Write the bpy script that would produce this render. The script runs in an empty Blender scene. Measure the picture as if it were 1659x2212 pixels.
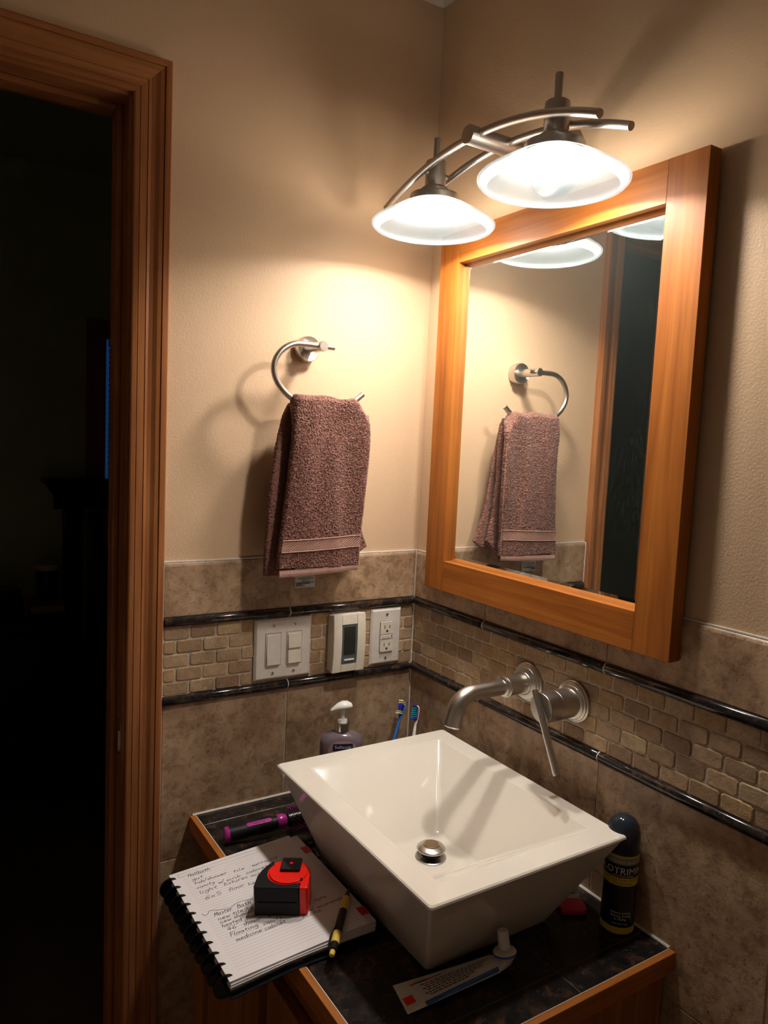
import bpy, bmesh, math, random
import numpy as np
from mathutils import Matrix, Vector, noise as mnoise

# ------------------------------------------------------------------ scene, camera, exposure
scene = bpy.context.scene
C = scene.collection
PI = math.pi
W_IMG, F_PX = 1659.0, 1611.13
CAM = Vector((-0.9546, -1.3502, 1.5007))
YAW, PITCH, ROLL = 0.5690, -0.0935, 0.0452

def make_camera():
    f = Vector((math.sin(YAW)*math.cos(PITCH), math.cos(YAW)*math.cos(PITCH), math.sin(PITCH)))
    r = Vector((math.cos(YAW), -math.sin(YAW), 0)); u = r.cross(f)
    r2 = r*math.cos(ROLL)+u*math.sin(ROLL); u2 = -r*math.sin(ROLL)+u*math.cos(ROLL)
    cd = bpy.data.cameras.new('camera'); cd.sensor_fit = 'HORIZONTAL'; cd.sensor_width = 36
    cd.lens = 36*F_PX/W_IMG; cd.clip_start = 0.01; cd.clip_end = 50
    o = bpy.data.objects.new('camera', cd); C.objects.link(o)
    m = Matrix((( r2.x, u2.x, -f.x), (r2.y, u2.y, -f.y), (r2.z, u2.z, -f.z))).to_4x4()
    m.translation = CAM; o.matrix_world = m
    scene.camera = o
make_camera()

vs = scene.view_settings
vs.view_transform = 'Standard'; vs.look = 'None'; vs.gamma = 1; vs.use_curve_mapping = False
vs.exposure = 0.0
world = bpy.data.worlds.new('night'); scene.world = world; world.use_nodes = True
world.node_tree.nodes['Background'].inputs[0].default_value = (0.02, 0.06, 0.16, 1)
world.node_tree.nodes['Background'].inputs[1].default_value = 0.12      # dusk outside the bedroom window

BULB = 430.0                       # emission of the two frosted bulbs
BULB_COL = (1.0, 0.925, 0.83)

# ------------------------------------------------------------------ materials
def new_mat(name):
    m = bpy.data.materials.new(name); m.use_nodes = True
    nt = m.node_tree; return m, nt, nt.nodes['Principled BSDF']

def node(nt, kind, **kw):
    n = nt.nodes.new(kind)
    for k, v in kw.items():
        if k.startswith('_'): setattr(n, k[1:], v)
        else:
            key = k.replace('__', ' ')
            n.inputs[int(key[1:]) if key[0] == 'i' and key[1:].isdigit() else key].default_value = v
    return n

def ramp(nt, fac, stops, interp='LINEAR'):
    n = nt.nodes.new('ShaderNodeValToRGB'); cr = n.color_ramp; cr.interpolation = interp
    while len(cr.elements) < len(stops): cr.elements.new(0.5)
    for e, (p, c) in zip(cr.elements, stops):
        e.position = p; e.color = (*c, 1) if len(c) == 3 else c
    nt.links.new(fac, n.inputs[0]); return n.outputs[0]

def mixc(nt, fac, a, b, mode='MIX'):
    n = nt.nodes.new('ShaderNodeMix'); n.data_type = 'RGBA'; n.blend_type = mode
    for s, v in ((0, fac), (6, a), (7, b)):
        if isinstance(v, (int, float)): n.inputs[s].default_value = v
        elif isinstance(v, tuple): n.inputs[s].default_value = (*v[:3], 1)
        else: nt.links.new(v, n.inputs[s])
    return n.outputs[2]

def math_n(nt, op, a, b=0.0):
    n = nt.nodes.new('ShaderNodeMath'); n.operation = op
    for s, v in ((0, a), (1, b)):
        if isinstance(v, (int, float)): n.inputs[s].default_value = v
        else: nt.links.new(v, n.inputs[s])
    return n.outputs[0]

def coords(nt, scale=(1, 1, 1), rnd=False):
    tc = nt.nodes.new('ShaderNodeTexCoord'); mp = nt.nodes.new('ShaderNodeMapping')
    mp.inputs['Scale'].default_value = scale
    nt.links.new(tc.outputs['Object'], mp.inputs[0])
    if rnd:
        oi = nt.nodes.new('ShaderNodeObjectInfo')
        mu = math_n(nt, 'MULTIPLY', oi.outputs['Random'], 37.0)
        cb = nt.nodes.new('ShaderNodeCombineXYZ')
        for i in range(3): nt.links.new(mu, cb.inputs[i])
        nt.links.new(cb.outputs[0], mp.inputs['Location'])
        return mp.outputs[0], oi.outputs['Random']
    return mp.outputs[0]

def noise_t(nt, vec, scale, detail=4, rough=0.55, dist=0.0):
    n = node(nt, 'ShaderNodeTexNoise', Scale=scale, Detail=detail, Roughness=rough, Distortion=dist)
    nt.links.new(vec, n.inputs['Vector']); return n.outputs['Fac']

def bump(nt, bsdf, h, strength=0.3, dist=0.002):
    b = node(nt, 'ShaderNodeBump', Strength=strength, Distance=dist)
    nt.links.new(h, b.inputs['Height']); nt.links.new(b.outputs[0], bsdf.inputs['Normal'])

def plain(name, col, rough=0.5, metal=0.0, coat=0.0, spec=0.4, trans=0.0, nscale=0, nstr=0.1, vary=1.0):
    m, nt, b = new_mat(name)
    b.inputs['Base Color'].default_value = (*col, 1); b.inputs['Roughness'].default_value = rough
    b.inputs['Metallic'].default_value = metal; b.inputs['Coat Weight'].default_value = coat
    b.inputs['Specular IOR Level'].default_value = spec; b.inputs['Transmission Weight'].default_value = trans
    v = coords(nt)
    n = noise_t(nt, v, nscale or 60, 3)
    c = ramp(nt, n, [(0.3, tuple(x*(1-0.06*vary) for x in col)), (0.7, tuple(min(1, x*(1+0.05*vary)) for x in col))])
    nt.links.new(c, b.inputs['Base Color'])
    if nscale: bump(nt, b, n, nstr, 0.001)
    return m

def paint(name, col, bscale=260, strength=0.35):
    m, nt, b = new_mat(name); v = coords(nt)
    n1 = noise_t(nt, v, 1.7, 3); n2 = noise_t(nt, v, bscale, 2, 0.5)
    c = ramp(nt, n1, [(0.3, tuple(x*0.96 for x in col)), (0.7, col)])
    nt.links.new(c, b.inputs['Base Color']); b.inputs['Roughness'].default_value = 0.5
    b.inputs['Specular IOR Level'].default_value = 0.2
    bump(nt, b, n2, strength, 0.0016); return m

def travertine(name, c1, c2, c3, tint=0.12, rough=0.38):
    m, nt, b = new_mat(name); v, r = coords(nt, rnd=True)
    big = noise_t(nt, v, 9, 5, 0.6, 0.6); mid = noise_t(nt, v, 42, 7, 0.7, 0.35); fine = noise_t(nt, v, 170, 4, 0.6)
    c = ramp(nt, big, [(0.3, c1), (0.55, c2), (0.75, c3)])
    blot = ramp(nt, mid, [(0.38, (0.55, 0.49, 0.43)), (0.46, (0.82, 0.78, 0.74)), (0.56, (1.05, 1.04, 1.02))])
    c = mixc(nt, 0.85, c, blot, 'MULTIPLY')
    pits = ramp(nt, fine, [(0.31, (0.38, 0.32, 0.27)), (0.40, (1, 1, 1))])
    c = mixc(nt, 0.8, c, pits, 'MULTIPLY')
    tone = ramp(nt, r, [(0.0, (1-tint,)*3), (1.0, (1+tint*0.6,)*3)])
    c = mixc(nt, 1.0, c, tone, 'MULTIPLY')
    nt.links.new(c, b.inputs['Base Color']); b.inputs['Roughness'].default_value = rough
    h = math_n(nt, 'ADD', math_n(nt, 'MULTIPLY', mid, 0.5), fine)
    bump(nt, b, h, 0.35, 0.0012); return m

def mosaic():
    m, nt, b = new_mat('tumbled_travertine'); v, r = coords(nt, rnd=True)
    base = ramp(nt, r, [(0, (0.27, 0.165, 0.095)), (0.2, (0.38, 0.255, 0.15)), (0.4, (0.47, 0.325, 0.195)), (0.55, (0.31, 0.19, 0.105)),
                        (0.7, (0.50, 0.36, 0.225)), (0.85, (0.44, 0.28, 0.125)), (1, (0.29, 0.18, 0.11))])
    mid = noise_t(nt, v, 70, 6, 0.68, 1.0); fine = noise_t(nt, v, 320, 3, 0.6)
    c = mixc(nt, 0.8, base, ramp(nt, mid, [(0.33, (0.6, 0.55, 0.5)), (0.6, (1.08, 1.07, 1.05))]), 'MULTIPLY')
    c = mixc(nt, 0.8, c, ramp(nt, fine, [(0.28, (0.45, 0.4, 0.36)), (0.38, (1, 1, 1))]), 'MULTIPLY')
    nt.links.new(c, b.inputs['Base Color']); b.inputs['Roughness'].default_value = 0.6
    bump(nt, b, math_n(nt, 'ADD', mid, math_n(nt, 'MULTIPLY', fine, 0.5)), 0.5, 0.0015); return m

def granite(name, rough=0.12, scale=1.0, lift=1.0, spec=0.5):
    m, nt, b = new_mat(name); v, r = coords(nt, rnd=True)
    vo = node(nt, 'ShaderNodeTexVoronoi', Scale=160*scale); nt.links.new(v, vo.inputs['Vector'])
    n = noise_t(nt, v, 55*scale, 5, 0.6, 0.4); n2 = noise_t(nt, v, 140*scale, 3, 0.6)
    c = ramp(nt, n, [(0.42, (0.010, 0.009, 0.010)), (0.56, (0.026*lift, 0.019*lift, 0.016*lift)), (0.66, (0.07*lift, 0.034*lift, 0.022*lift)), (0.76, (0.022, 0.018, 0.018))])
    sp = ramp(nt, n2, [(0.62, (0, 0, 0)), (0.72, (0.04*lift, 0.035*lift, 0.03*lift))])
    c = mixc(nt, 1.0, c, sp, 'ADD')
    nt.links.new(c, b.inputs['Base Color']); b.inputs['Roughness'].default_value = rough
    b.inputs['Specular IOR Level'].default_value = spec
    return m

def wood(name, axis, c1, c2, c3, rough=0.32, g=1.0, coat=0.15):
    m, nt, b = new_mat(name)
    s = [26*g, 26*g, 26*g]; s[axis] = 1.6*g
    v = coords(nt, tuple(s)); s2 = [170*g, 170*g, 170*g]; s2[axis] = 4*g
    v2 = coords(nt, tuple(s2)); vb = coords(nt, (4, 4, 4))
    n = noise_t(nt, v, 1.0, 5, 0.6, 1.0); f = noise_t(nt, v2, 1.0, 3, 0.5); bl = noise_t(nt, vb, 1.6, 3)
    c = ramp(nt, n, [(0.3, c1), (0.5, c2), (0.72, c3)])
    c = mixc(nt, 0.55, c, ramp(nt, f, [(0.33, (0.66, 0.6, 0.55)), (0.55, (1, 1, 1))]), 'MULTIPLY')
    c = mixc(nt, 0.6, c, ramp(nt, bl, [(0.3, (0.82, 0.8, 0.78)), (0.65, (1.06, 1.05, 1.04))]), 'MULTIPLY')
    nt.links.new(c, b.inputs['Base Color']); b.inputs['Roughness'].default_value = rough
    b.inputs['Coat Weight'].default_value = coat; b.inputs['Coat Roughness'].default_value = 0.3
    b.inputs['Specular IOR Level'].default_value = 0.22
    bump(nt, b, f, 0.08, 0.0006); return m

def metal(name, col, rough):
    m, nt, b = new_mat(name); v = coords(nt, (900, 900, 40))
    n = noise_t(nt, v, 1.0, 2)
    b.inputs['Metallic'].default_value = 1
    nt.links.new(ramp(nt, n, [(0.3, tuple(x*0.93 for x in col)), (0.7, col)]), b.inputs['Base Color'])
    rr = nt.nodes.new('ShaderNodeMapRange'); rr.inputs[3].default_value = rough*0.85; rr.inputs[4].default_value = rough*1.2
    nt.links.new(n, rr.inputs[0]); nt.links.new(rr.outputs[0], b.inputs['Roughness'])
    return m

def emit(name, col, s):
    m = bpy.data.materials.new(name); m.use_nodes = True; nt = m.node_tree
    nt.nodes.clear(); e = node(nt, 'ShaderNodeEmission', Color=(*col, 1), Strength=s)
    o = nt.nodes.new('ShaderNodeOutputMaterial'); nt.links.new(e.outputs[0], o.inputs[0]); return m

def shade_glass():
    # frosted glass: lets most light through diffusely, a faint gloss on the skin
    m = bpy.data.materials.new('frosted_shade_glass'); m.use_nodes = True; nt = m.node_tree; nt.nodes.clear()
    v = coords(nt); n = noise_t(nt, v, 35, 5, 0.6, 1.0)
    col = ramp(nt, n, [(0.3, (0.165, 0.200, 0.218)), (0.7, (0.190, 0.222, 0.240))])
    t = nt.nodes.new('ShaderNodeBsdfTranslucent'); d = nt.nodes.new('ShaderNodeBsdfDiffuse')
    tr = node(nt, 'ShaderNodeBsdfTransparent', Color=(1.0, 0.97, 0.93, 1)); g = node(nt, 'ShaderNodeBsdfGlossy', Roughness=0.25, Color=(0.6, 0.6, 0.6, 1))
    nt.links.new(col, t.inputs[0]); nt.links.new(col, d.inputs[0])
    a = nt.nodes.new('ShaderNodeAddShader'); nt.links.new(t.outputs[0], a.inputs[0]); nt.links.new(d.outputs[0], a.inputs[1])
    m1 = node(nt, 'ShaderNodeMixShader', Fac=0.58); nt.links.new(a.outputs[0], m1.inputs[1]); nt.links.new(tr.outputs[0], m1.inputs[2])
    m2 = node(nt, 'ShaderNodeMixShader', Fac=0.03); nt.links.new(m1.outputs[0], m2.inputs[1]); nt.links.new(g.outputs[0], m2.inputs[2])
    o = nt.nodes.new('ShaderNodeOutputMaterial'); nt.links.new(m2.outputs[0], o.inputs[0]); return m

def mirror_glass():
    m, nt, b = new_mat('mirror_silver'); v = coords(nt, (1, 1, 1)); v2 = coords(nt, (30, 60, 14))
    b.inputs['Metallic'].default_value = 1; b.inputs['Base Color'].default_value = (0.86, 0.88, 0.86, 1)
    n = noise_t(nt, v, 3.0, 2); s = noise_t(nt, v2, 3.0, 4, 0.7, 2.0)
    k = math_n(nt, 'MULTIPLY', ramp(nt, n, [(0.52, (0, 0, 0)), (0.75, (1, 1, 1))]), ramp(nt, s, [(0.5, (0, 0, 0)), (0.7, (1, 1, 1))]))
    b.inputs['Roughness'].default_value = 0.0
    d = node(nt, 'ShaderNodeBsdfDiffuse', Color=(0.66, 0.80, 0.76, 1)); mx = nt.nodes.new('ShaderNodeMixShader')
    nt.links.new(math_n(nt, 'ADD', math_n(nt, 'MULTIPLY', k, 0.05), 0.012), mx.inputs[0])
    nt.links.new(b.outputs[0], mx.inputs[1]); nt.links.new(d.outputs[0], mx.inputs[2])
    nt.links.new(mx.outputs[0], nt.nodes['Material Output'].inputs[0])
    return m

def paper():
    m, nt, b = new_mat('ruled_paper')
    tc = nt.nodes.new('ShaderNodeTexCoord'); sp = nt.nodes.new('ShaderNodeSeparateXYZ'); nt.links.new(tc.outputs['UV'], sp.inputs[0])
    # uv in metres: u across the page, v down from the top edge
    fr = math_n(nt, 'FRACT', math_n(nt, 'DIVIDE', math_n(nt, 'SUBTRACT', sp.outputs[1], 0.0255), 0.0064))
    line = math_n(nt, 'LESS_THAN', fr, 0.075)
    line = math_n(nt, 'MULTIPLY', line, math_n(nt, 'GREATER_THAN', sp.outputs[1], 0.0250))
    line = math_n(nt, 'MULTIPLY', line, math_n(nt, 'LESS_THAN', sp.outputs[1], 0.268))
    line = math_n(nt, 'MULTIPLY', line, math_n(nt, 'GREATER_THAN', sp.outputs[0], 0.016))
    c = mixc(nt, line, (0.78, 0.73, 0.74), (0.44, 0.41, 0.44))
    nt.links.new(c, b.inputs['Base Color']); b.inputs['Roughness'].default_value = 0.75; return m

def terry(name, col, dark):
    m, nt, b = new_mat(name); v = coords(nt)
    vo = node(nt, 'ShaderNodeTexVoronoi', Scale=620); nt.links.new(v, vo.inputs['Vector'])
    n = noise_t(nt, v, 420, 3, 0.6); big = noise_t(nt, v, 14, 3)
    f = math_n(nt, 'ADD', math_n(nt, 'MULTIPLY', vo.outputs['Distance'], 0.6), math_n(nt, 'MULTIPLY', n, 0.6))
    c = ramp(nt, f, [(0.25, col), (0.75, dark)])
    c = mixc(nt, 0.5, c, ramp(nt, big, [(0.3, (0.85, 0.83, 0.83)), (0.7, (1.1, 1.1, 1.1))]), 'MULTIPLY')
    nt.links.new(c, b.inputs['Base Color']); b.inputs['Roughness'].default_value = 0.95
    b.inputs['Sheen Weight'].default_value = 0.25; b.inputs['Specular IOR Level'].default_value = 0.1
    bump(nt, b, math_n(nt, 'SUBTRACT', 1.0, f), 0.7, 0.0015); return m

def twill(name, col, ang=0.7, scale=900):
    m, nt, b = new_mat(name); v = coords(nt)
    mp = nt.nodes.new('ShaderNodeMapping'); mp.inputs['Rotation'].default_value = (0, ang, 0); nt.links.new(v, mp.inputs[0])
    w = node(nt, 'ShaderNodeTexWave', Scale=scale/6.3, Distortion=0.6, Detail=1.0); nt.links.new(mp.outputs[0], w.inputs['Vector'])
    nt.links.new(ramp(nt, w.outputs['Fac'], [(0.2, tuple(x*0.7 for x in col)), (0.7, col)]), b.inputs['Base Color'])
    b.inputs['Roughness'].default_value = 0.9; bump(nt, b, w.outputs['Fac'], 0.6, 0.001); return m

MT = {}
MT['wall'] = paint('beige_wall_paint', (0.60, 0.415, 0.265))
MT['ceiling'] = paint('ceiling_paint', (0.82, 0.79, 0.74), 200, 0.2)
MT['pale'] = paint('pale_wall_paint', (0.80, 0.74, 0.66), 200, 0.2)
MT['trimwhite'] = paint('cream_trim_paint', (0.70, 0.62, 0.52), 90, 0.1)
MT['bedwall'] = paint('olive_bedroom_paint', (0.62, 0.68, 0.45), 200, 0.2)
MT['carpet'] = plain('brown_carpet', (0.13, 0.10, 0.075), 0.95, nscale=500, nstr=0.8)
MT['floor_tile'] = travertine('floor_travertine', (0.20, 0.15, 0.11), (0.27, 0.2, 0.145), (0.24, 0.185, 0.135))
MT['trav'] = travertine('travertine_tile', (0.32, 0.20, 0.12), (0.46, 0.31, 0.195), (0.58, 0.415, 0.275))
MT['mosaic'] = mosaic()
MT['grout'] = plain('sanded_grout', (0.50, 0.42, 0.33), 0.9, nscale=900, nstr=0.5)
MT['caulk'] = plain('white_caulk', (0.66, 0.61, 0.54), 0.5)
MT['liner'] = granite('dark_granite_liner', 0.12, 1.0, 1.0)
MT['counter'] = granite('dark_granite_tile', 0.20, 0.8, 0.9, 0.28)
MT['cgrout'] = plain('counter_grout', (0.075, 0.068, 0.062), 0.8)
for ax, nm in ((0, 'x'), (1, 'y'), (2, 'z')):
    MT['honey_'+nm] = wood('honey_alder_'+nm, ax, (0.28, 0.083, 0.013), (0.38, 0.122, 0.019), (0.46, 0.165, 0.030), 0.46, coat=0.0)
    MT['casing_'+nm] = wood('stained_casing_'+nm, ax, (0.24, 0.082, 0.026), (0.34, 0.128, 0.042), (0.42, 0.175, 0.062), 0.40, coat=0.06)
    MT['vanity_'+nm] = wood('vanity_maple_'+nm, ax, (0.23, 0.076, 0.017), (0.32, 0.112, 0.027), (0.39, 0.15, 0.04), 0.38)
MT['nickel'] = metal('brushed_nickel', (0.62, 0.585, 0.54), 0.30)
MT['bronze'] = metal('dark_satin_nickel', (0.47, 0.43, 0.39), 0.36)
MT['chrome'] = metal('polished_chrome', (0.78, 0.76, 0.74), 0.09)
MT['brass'] = metal('worn_brass', (0.55, 0.42, 0.27), 0.35)
MT['porcelain'] = plain('white_porcelain', (0.78, 0.715, 0.635), 0.08, coat=0.6, vary=0.12)
MT['plate'] = plain('almond_plastic', (0.66, 0.60, 0.545), 0.28)
MT['rocker'] = plain('ivory_plastic', (0.70, 0.635, 0.53), 0.3)
MT['white_pl'] = plain('white_plastic', (0.76, 0.74, 0.70), 0.3)
MT['screen'] = plain('lcd_glass', (0.022, 0.024, 0.02), 0.07)
MT['slate'] = plain('slate_bezel', (0.075, 0.09, 0.10), 0.35)
MT['black'] = plain('black_plastic', (0.010, 0.010, 0.011), 0.28)
MT['gloss_black'] = plain('gloss_black_plastic', (0.006, 0.006, 0.007), 0.07)
MT['rubber'] = plain('black_rubber', (0.008, 0.008, 0.009), 0.5, spec=0.18, nscale=400, nstr=0.15)
MT['red'] = plain('red_plastic', (0.80, 0.012, 0.006), 0.30)
MT['redtab'] = plain('red_tab', (0.62, 0.02, 0.03), 0.5)
MT['yellow'] = plain('yellow_plastic', (0.72, 0.50, 0.08), 0.4)
MT['canyellow'] = plain('can_yellow', (0.62, 0.48, 0.03), 0.35)
MT['purple'] = plain('magenta_plastic', (0.36, 0.02, 0.22), 0.2)
MT['ink'] = plain('ink', (0.03, 0.028, 0.04), 0.6)
MT['print'] = plain('print_black', (0.02, 0.02, 0.022), 0.6)
MT['print_w'] = plain('print_white', (0.72, 0.70, 0.66), 0.5)
MT['print_g'] = plain('print_grey', (0.30, 0.28, 0.25), 0.5)
MT['canblack'] = plain('can_black', (0.012, 0.012, 0.016), 0.22)
MT['capblue'] = plain('slate_blue_cap', (0.018, 0.024, 0.034), 0.10)
MT['navy'] = plain('navy_print', (0.012, 0.012, 0.05), 0.4)
MT['lilac'] = plain('lilac_label', (0.42, 0.25, 0.29), 0.4)
MT['soap'] = plain('lilac_liquid_soap', (0.36, 0.28, 0.33), 0.12, trans=0.6)
MT['blue'] = plain('blue_plastic', (0.02, 0.12, 0.42), 0.25)
MT['blue2'] = plain('bristle_blue', (0.02, 0.04, 0.45), 0.5)
MT['teal'] = plain('bristle_teal', (0.01, 0.28, 0.36), 0.5)
MT['bristle_w'] = plain('bristle_white', (0.75, 0.74, 0.72), 0.5)
MT['bristle_y'] = plain('bristle_yellow', (0.55, 0.42, 0.06), 0.5)
MT['plum'] = plain('plum_rubber', (0.22, 0.01, 0.12), 0.4)
MT['tube_w'] = plain('tube_white', (0.66, 0.62, 0.58), 0.4)
MT['pink'] = plain('pink_plastic', (0.62, 0.015, 0.07), 0.25)
MT['foil'] = plain('clear_wrap', (0.40, 0.42, 0.44), 0.15)
MT['paper'] = paper()
MT['page'] = plain('page_edges', (0.70, 0.66, 0.67), 0.8)
MT['cover'] = plain('black_cover', (0.011, 0.011, 0.013), 0.22)
MT['terry'] = terry('brown_terry', (0.36, 0.175, 0.135), (0.16, 0.065, 0.048))
MT['hem'] = twill('towel_hem_twill', (0.44, 0.24, 0.19), 0.75)
MT['band'] = twill('towel_border_twill', (0.38, 0.20, 0.155), -0.9, 500)
MT['tag'] = plain('satin_tag', (0.50, 0.49, 0.48), 0.4)
MT['shade'] = shade_glass()
MT['bulb'] = emit('lit_bulb', BULB_COL, BULB)
MT['mirror'] = mirror_glass()
MT['darkwood'] = wood('espresso_wood', 0, (0.010, 0.007, 0.006), (0.016, 0.011, 0.009), (0.02, 0.014, 0.011), 0.4)
MT['bedding'] = plain('dark_bedding', (0.035, 0.035, 0.04), 0.9, nscale=300, nstr=0.4)
MT['pillow'] = plain('olive_pillow', (0.10, 0.085, 0.05), 0.9, nscale=300, nstr=0.4)
MT['blind'] = plain('cream_blind', (0.35, 0.33, 0.27), 0.6)
MT['night'] = emit('dusk_glass', (0.04, 0.22, 0.75), 0.10)
MT['grey_pl'] = plain('grey_lid', (0.62, 0.58, 0.46), 0.5)
MT['boxtan'] = plain('tan_card', (0.42, 0.30, 0.12), 0.7)
MT['boxred'] = plain('red_card', (0.30, 0.04, 0.04), 0.7)

# ------------------------------------------------------------------ geometry helpers
class G:
    """collects verts and faces for ONE mesh; optional per-face material index"""
    def __init__(s): s.v = []; s.f = []; s.m = []
    def add(s, verts, faces, M=None, mi=0):
        o = len(s.v)
        s.v += [tuple(M @ Vector(p)) for p in verts] if M is not None else [tuple(p) for p in verts]
        s.f += [tuple(i+o for i in fc) for fc in faces]; s.m += [mi]*len(faces); return s
    def box(s, x0, x1, y0, y1, z0, z1, M=None, mi=0):
        x0, x1 = min(x0, x1), max(x0, x1); y0, y1 = min(y0, y1), max(y0, y1); z0, z1 = min(z0, z1), max(z0, z1)
        v = [(x, y, z) for x in (x0, x1) for y in (y0, y1) for z in (z0, z1)]
        f = [(0, 1, 3, 2), (4, 6, 7, 5), (0, 4, 5, 1), (2, 3, 7, 6), (0, 2, 6, 4), (1, 5, 7, 3)]
        return s.add(v, f, M, mi)
    def rbox(s, x0, x1, y0, y1, z0, z1, b=0.002, seg=2, M=None, mi=0):
        bm = bmesh.new(); bmesh.ops.create_cube(bm, size=1)
        for v in bm.verts:
            v.co = ((x0+x1)/2+v.co.x*abs(x1-x0), (y0+y1)/2+v.co.y*abs(y1-y0), (z0+z1)/2+v.co.z*abs(z1-z0))
        bmesh.ops.bevel(bm, geom=bm.edges[:], offset=b, segments=seg, profile=0.5, affect='EDGES')
        return s.bm(bm, M, mi)
    def bm(s, bm, M=None, mi=0):
        bm.verts.index_update()
        s.add([v.co[:] for v in bm.verts], [[v.index for v in f.verts] for f in bm.faces], M, mi); bm.free(); return s
    def rings(s, rings, cap0=True, cap1=True, M=None, mi=0, closed=True):
        n = len(rings[0]); v = [p for r in rings for p in r]; f = []
        for i in range(len(rings)-1):
            for j in range(n if closed else n-1):
                k = (j+1) % n
                f.append((i*n+j, i*n+k, (i+1)*n+k, (i+1)*n+j))
        if cap0: f.append(tuple(range(n))[::-1])
        if cap1: f.append(tuple((len(rings)-1)*n+j for j in range(n)))
        return s.add(v, f, M, mi)
    def lathe(s, prof, n=32, M=None, cap0=True, cap1=True, mi=0):
        r = [[(max(a, 1e-5)*math.cos(2*PI*j/n), max(a, 1e-5)*math.sin(2*PI*j/n), z) for j in range(n)] for a, z in prof]
        return s.rings(r, cap0, cap1, M, mi)
    def tube(s, pts, rad, n=12, cap=True, mi=0):
        P = [Vector(p) for p in pts]; R = rad if isinstance(rad, (list, tuple)) else [rad]*len(P)
        t0 = (P[1]-P[0]).normalized(); up = Vector((0, 0, 1)) if abs(t0.z) < 0.9 else Vector((1, 0, 0))
        a = t0.cross(up).normalized(); rs = []
        for i, p in enumerate(P):
            t = (P[min(i+1, len(P)-1)]-P[max(i-1, 0)]).normalized()
            a = (a-t*a.dot(t)).normalized(); b = t.cross(a)
            rs.append([tuple(p+(a*math.cos(2*PI*j/n)+b*math.sin(2*PI*j/n))*R[i]) for j in range(n)])
        return s.rings(rs, cap, cap, None, mi)
    def prism(s, poly, z0, z1, M=None, mi=0, bev=0.0):
        # poly: ccw list of (x,y); optional inset-and-drop edge rounding on both ends
        if bev <= 0: return s.rings([[(x, y, z0) for x, y in poly], [(x, y, z1) for x, y in poly]], True, True, M, mi)
        def inset(d):
            n = len(poly); out = []
            for i in range(n):
                p0, p1, p2 = Vector(poly[i-1]), Vector(poly[i]), Vector(poly[(i+1) % n])
                e1, e2 = (p1-p0).normalized(), (p2-p1).normalized()
                nn = (Vector((-e1.y, e1.x))+Vector((-e2.y, e2.x)))
                nn = nn.normalized()/max(0.5, nn.length/2) if nn.length > 1e-6 else Vector((0, 0))
                out.append(p1+nn*d)
            return out
        # quarter-round: angle a from side (a=0) to cap (a=90)
        bot = [[(p.x, p.y, z0+bev*(1-math.sin(a))) for p in inset(bev*(1-math.cos(a)))] for a in (PI/2, PI/3, PI/6, 0)]
        top = [[(p.x, p.y, z1-bev*(1-math.sin(a))) for p in inset(bev*(1-math.cos(a)))] for a in (0, PI/6, PI/3, PI/2)]
        return s.rings(bot+top, True, True, M, mi)

def mesh_of(name, g, mats, smooth=True, ang=38):
    me = bpy.data.meshes.new(name); me.from_pydata(g.v, [], g.f)
    for m in (mats if isinstance(mats, (list, tuple)) else [mats]): me.materials.append(MT[m] if isinstance(m, str) else m)
    if any(g.m): me.polygons.foreach_set('material_index', g.m)
    if smooth:
        me.polygons.foreach_set('use_smooth', [True]*len(me.polygons)); me.set_sharp_from_angle(angle=math.radians(ang))
    me.update(); return me

def fix_normals(me):
    b = bmesh.new(); b.from_mesh(me); bmesh.ops.recalc_face_normals(b, faces=b.faces[:]); b.to_mesh(me); b.free()

def link(o, parent=None):
    C.objects.link(o)
    if parent is not None:
        o.parent = parent
        if parent.parent is None: o.matrix_parent_inverse = Matrix.Translation(-parent.location)
    return o

def obj(name, g, mats, parent=None, smooth=True, ang=38, label=None):
    me = mesh_of(name, g, mats, smooth, ang); fix_normals(me)
    o = bpy.data.objects.new(name, me); link(o, parent)
    if smooth and 6 < len(me.polygons) < 3000:
        md = o.modifiers.new('normals', 'WEIGHTED_NORMAL'); md.weight = 100; md.keep_sharp = True
    if label: o['label'] = label
    return o

def thing(name, loc, label, cat, group=None):
    o = bpy.data.objects.new(name, None); C.objects.link(o); o.location = loc; o.empty_display_size = 0.02
    o['label'] = label; o['category'] = cat
    if group: o['group'] = group
    return o

def tag(o, label, cat, group=None):
    o['label'] = label; o['category'] = cat
    if group: o['group'] = group
    return o

def struct(o): o['kind'] = 'structure'; return o

def inst(name, me, loc, parent, rot=(0, 0, 0)):
    o = bpy.data.objects.new(name, me); o.location = loc; o.rotation_euler = rot; return link(o, parent)

def catmull(P, k=8, closed=False):
    P = [Vector(p) for p in P]; n = len(P); out = []
    for i in range(n if closed else n-1):
        g = (lambda j: P[j % n]) if closed else (lambda j: P[max(0, min(n-1, j))])
        p0, p1, p2, p3 = g(i-1), g(i), g(i+1), g(i+2)
        for s in range(k):
            t = s/k
            out.append(0.5*((2*p1)+(p2-p0)*t+(2*p0-5*p1+4*p2-p3)*t*t+(3*p1-p0-3*p2+p3)*t**3))
    if not closed: out.append(P[-1])
    return out

def rrect(x0, x1, y0, y1, r, k=4):
    pts = []
    for cx, cy, a0 in ((x1-r, y1-r, 0), (x0+r, y1-r, 90), (x0+r, y0+r, 180), (x1-r, y0+r, 270)):
        for i in range(k+1):
            a = math.radians(a0+90*i/k); pts.append((cx+r*math.cos(a), cy+r*math.sin(a)))
    return pts

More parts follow.
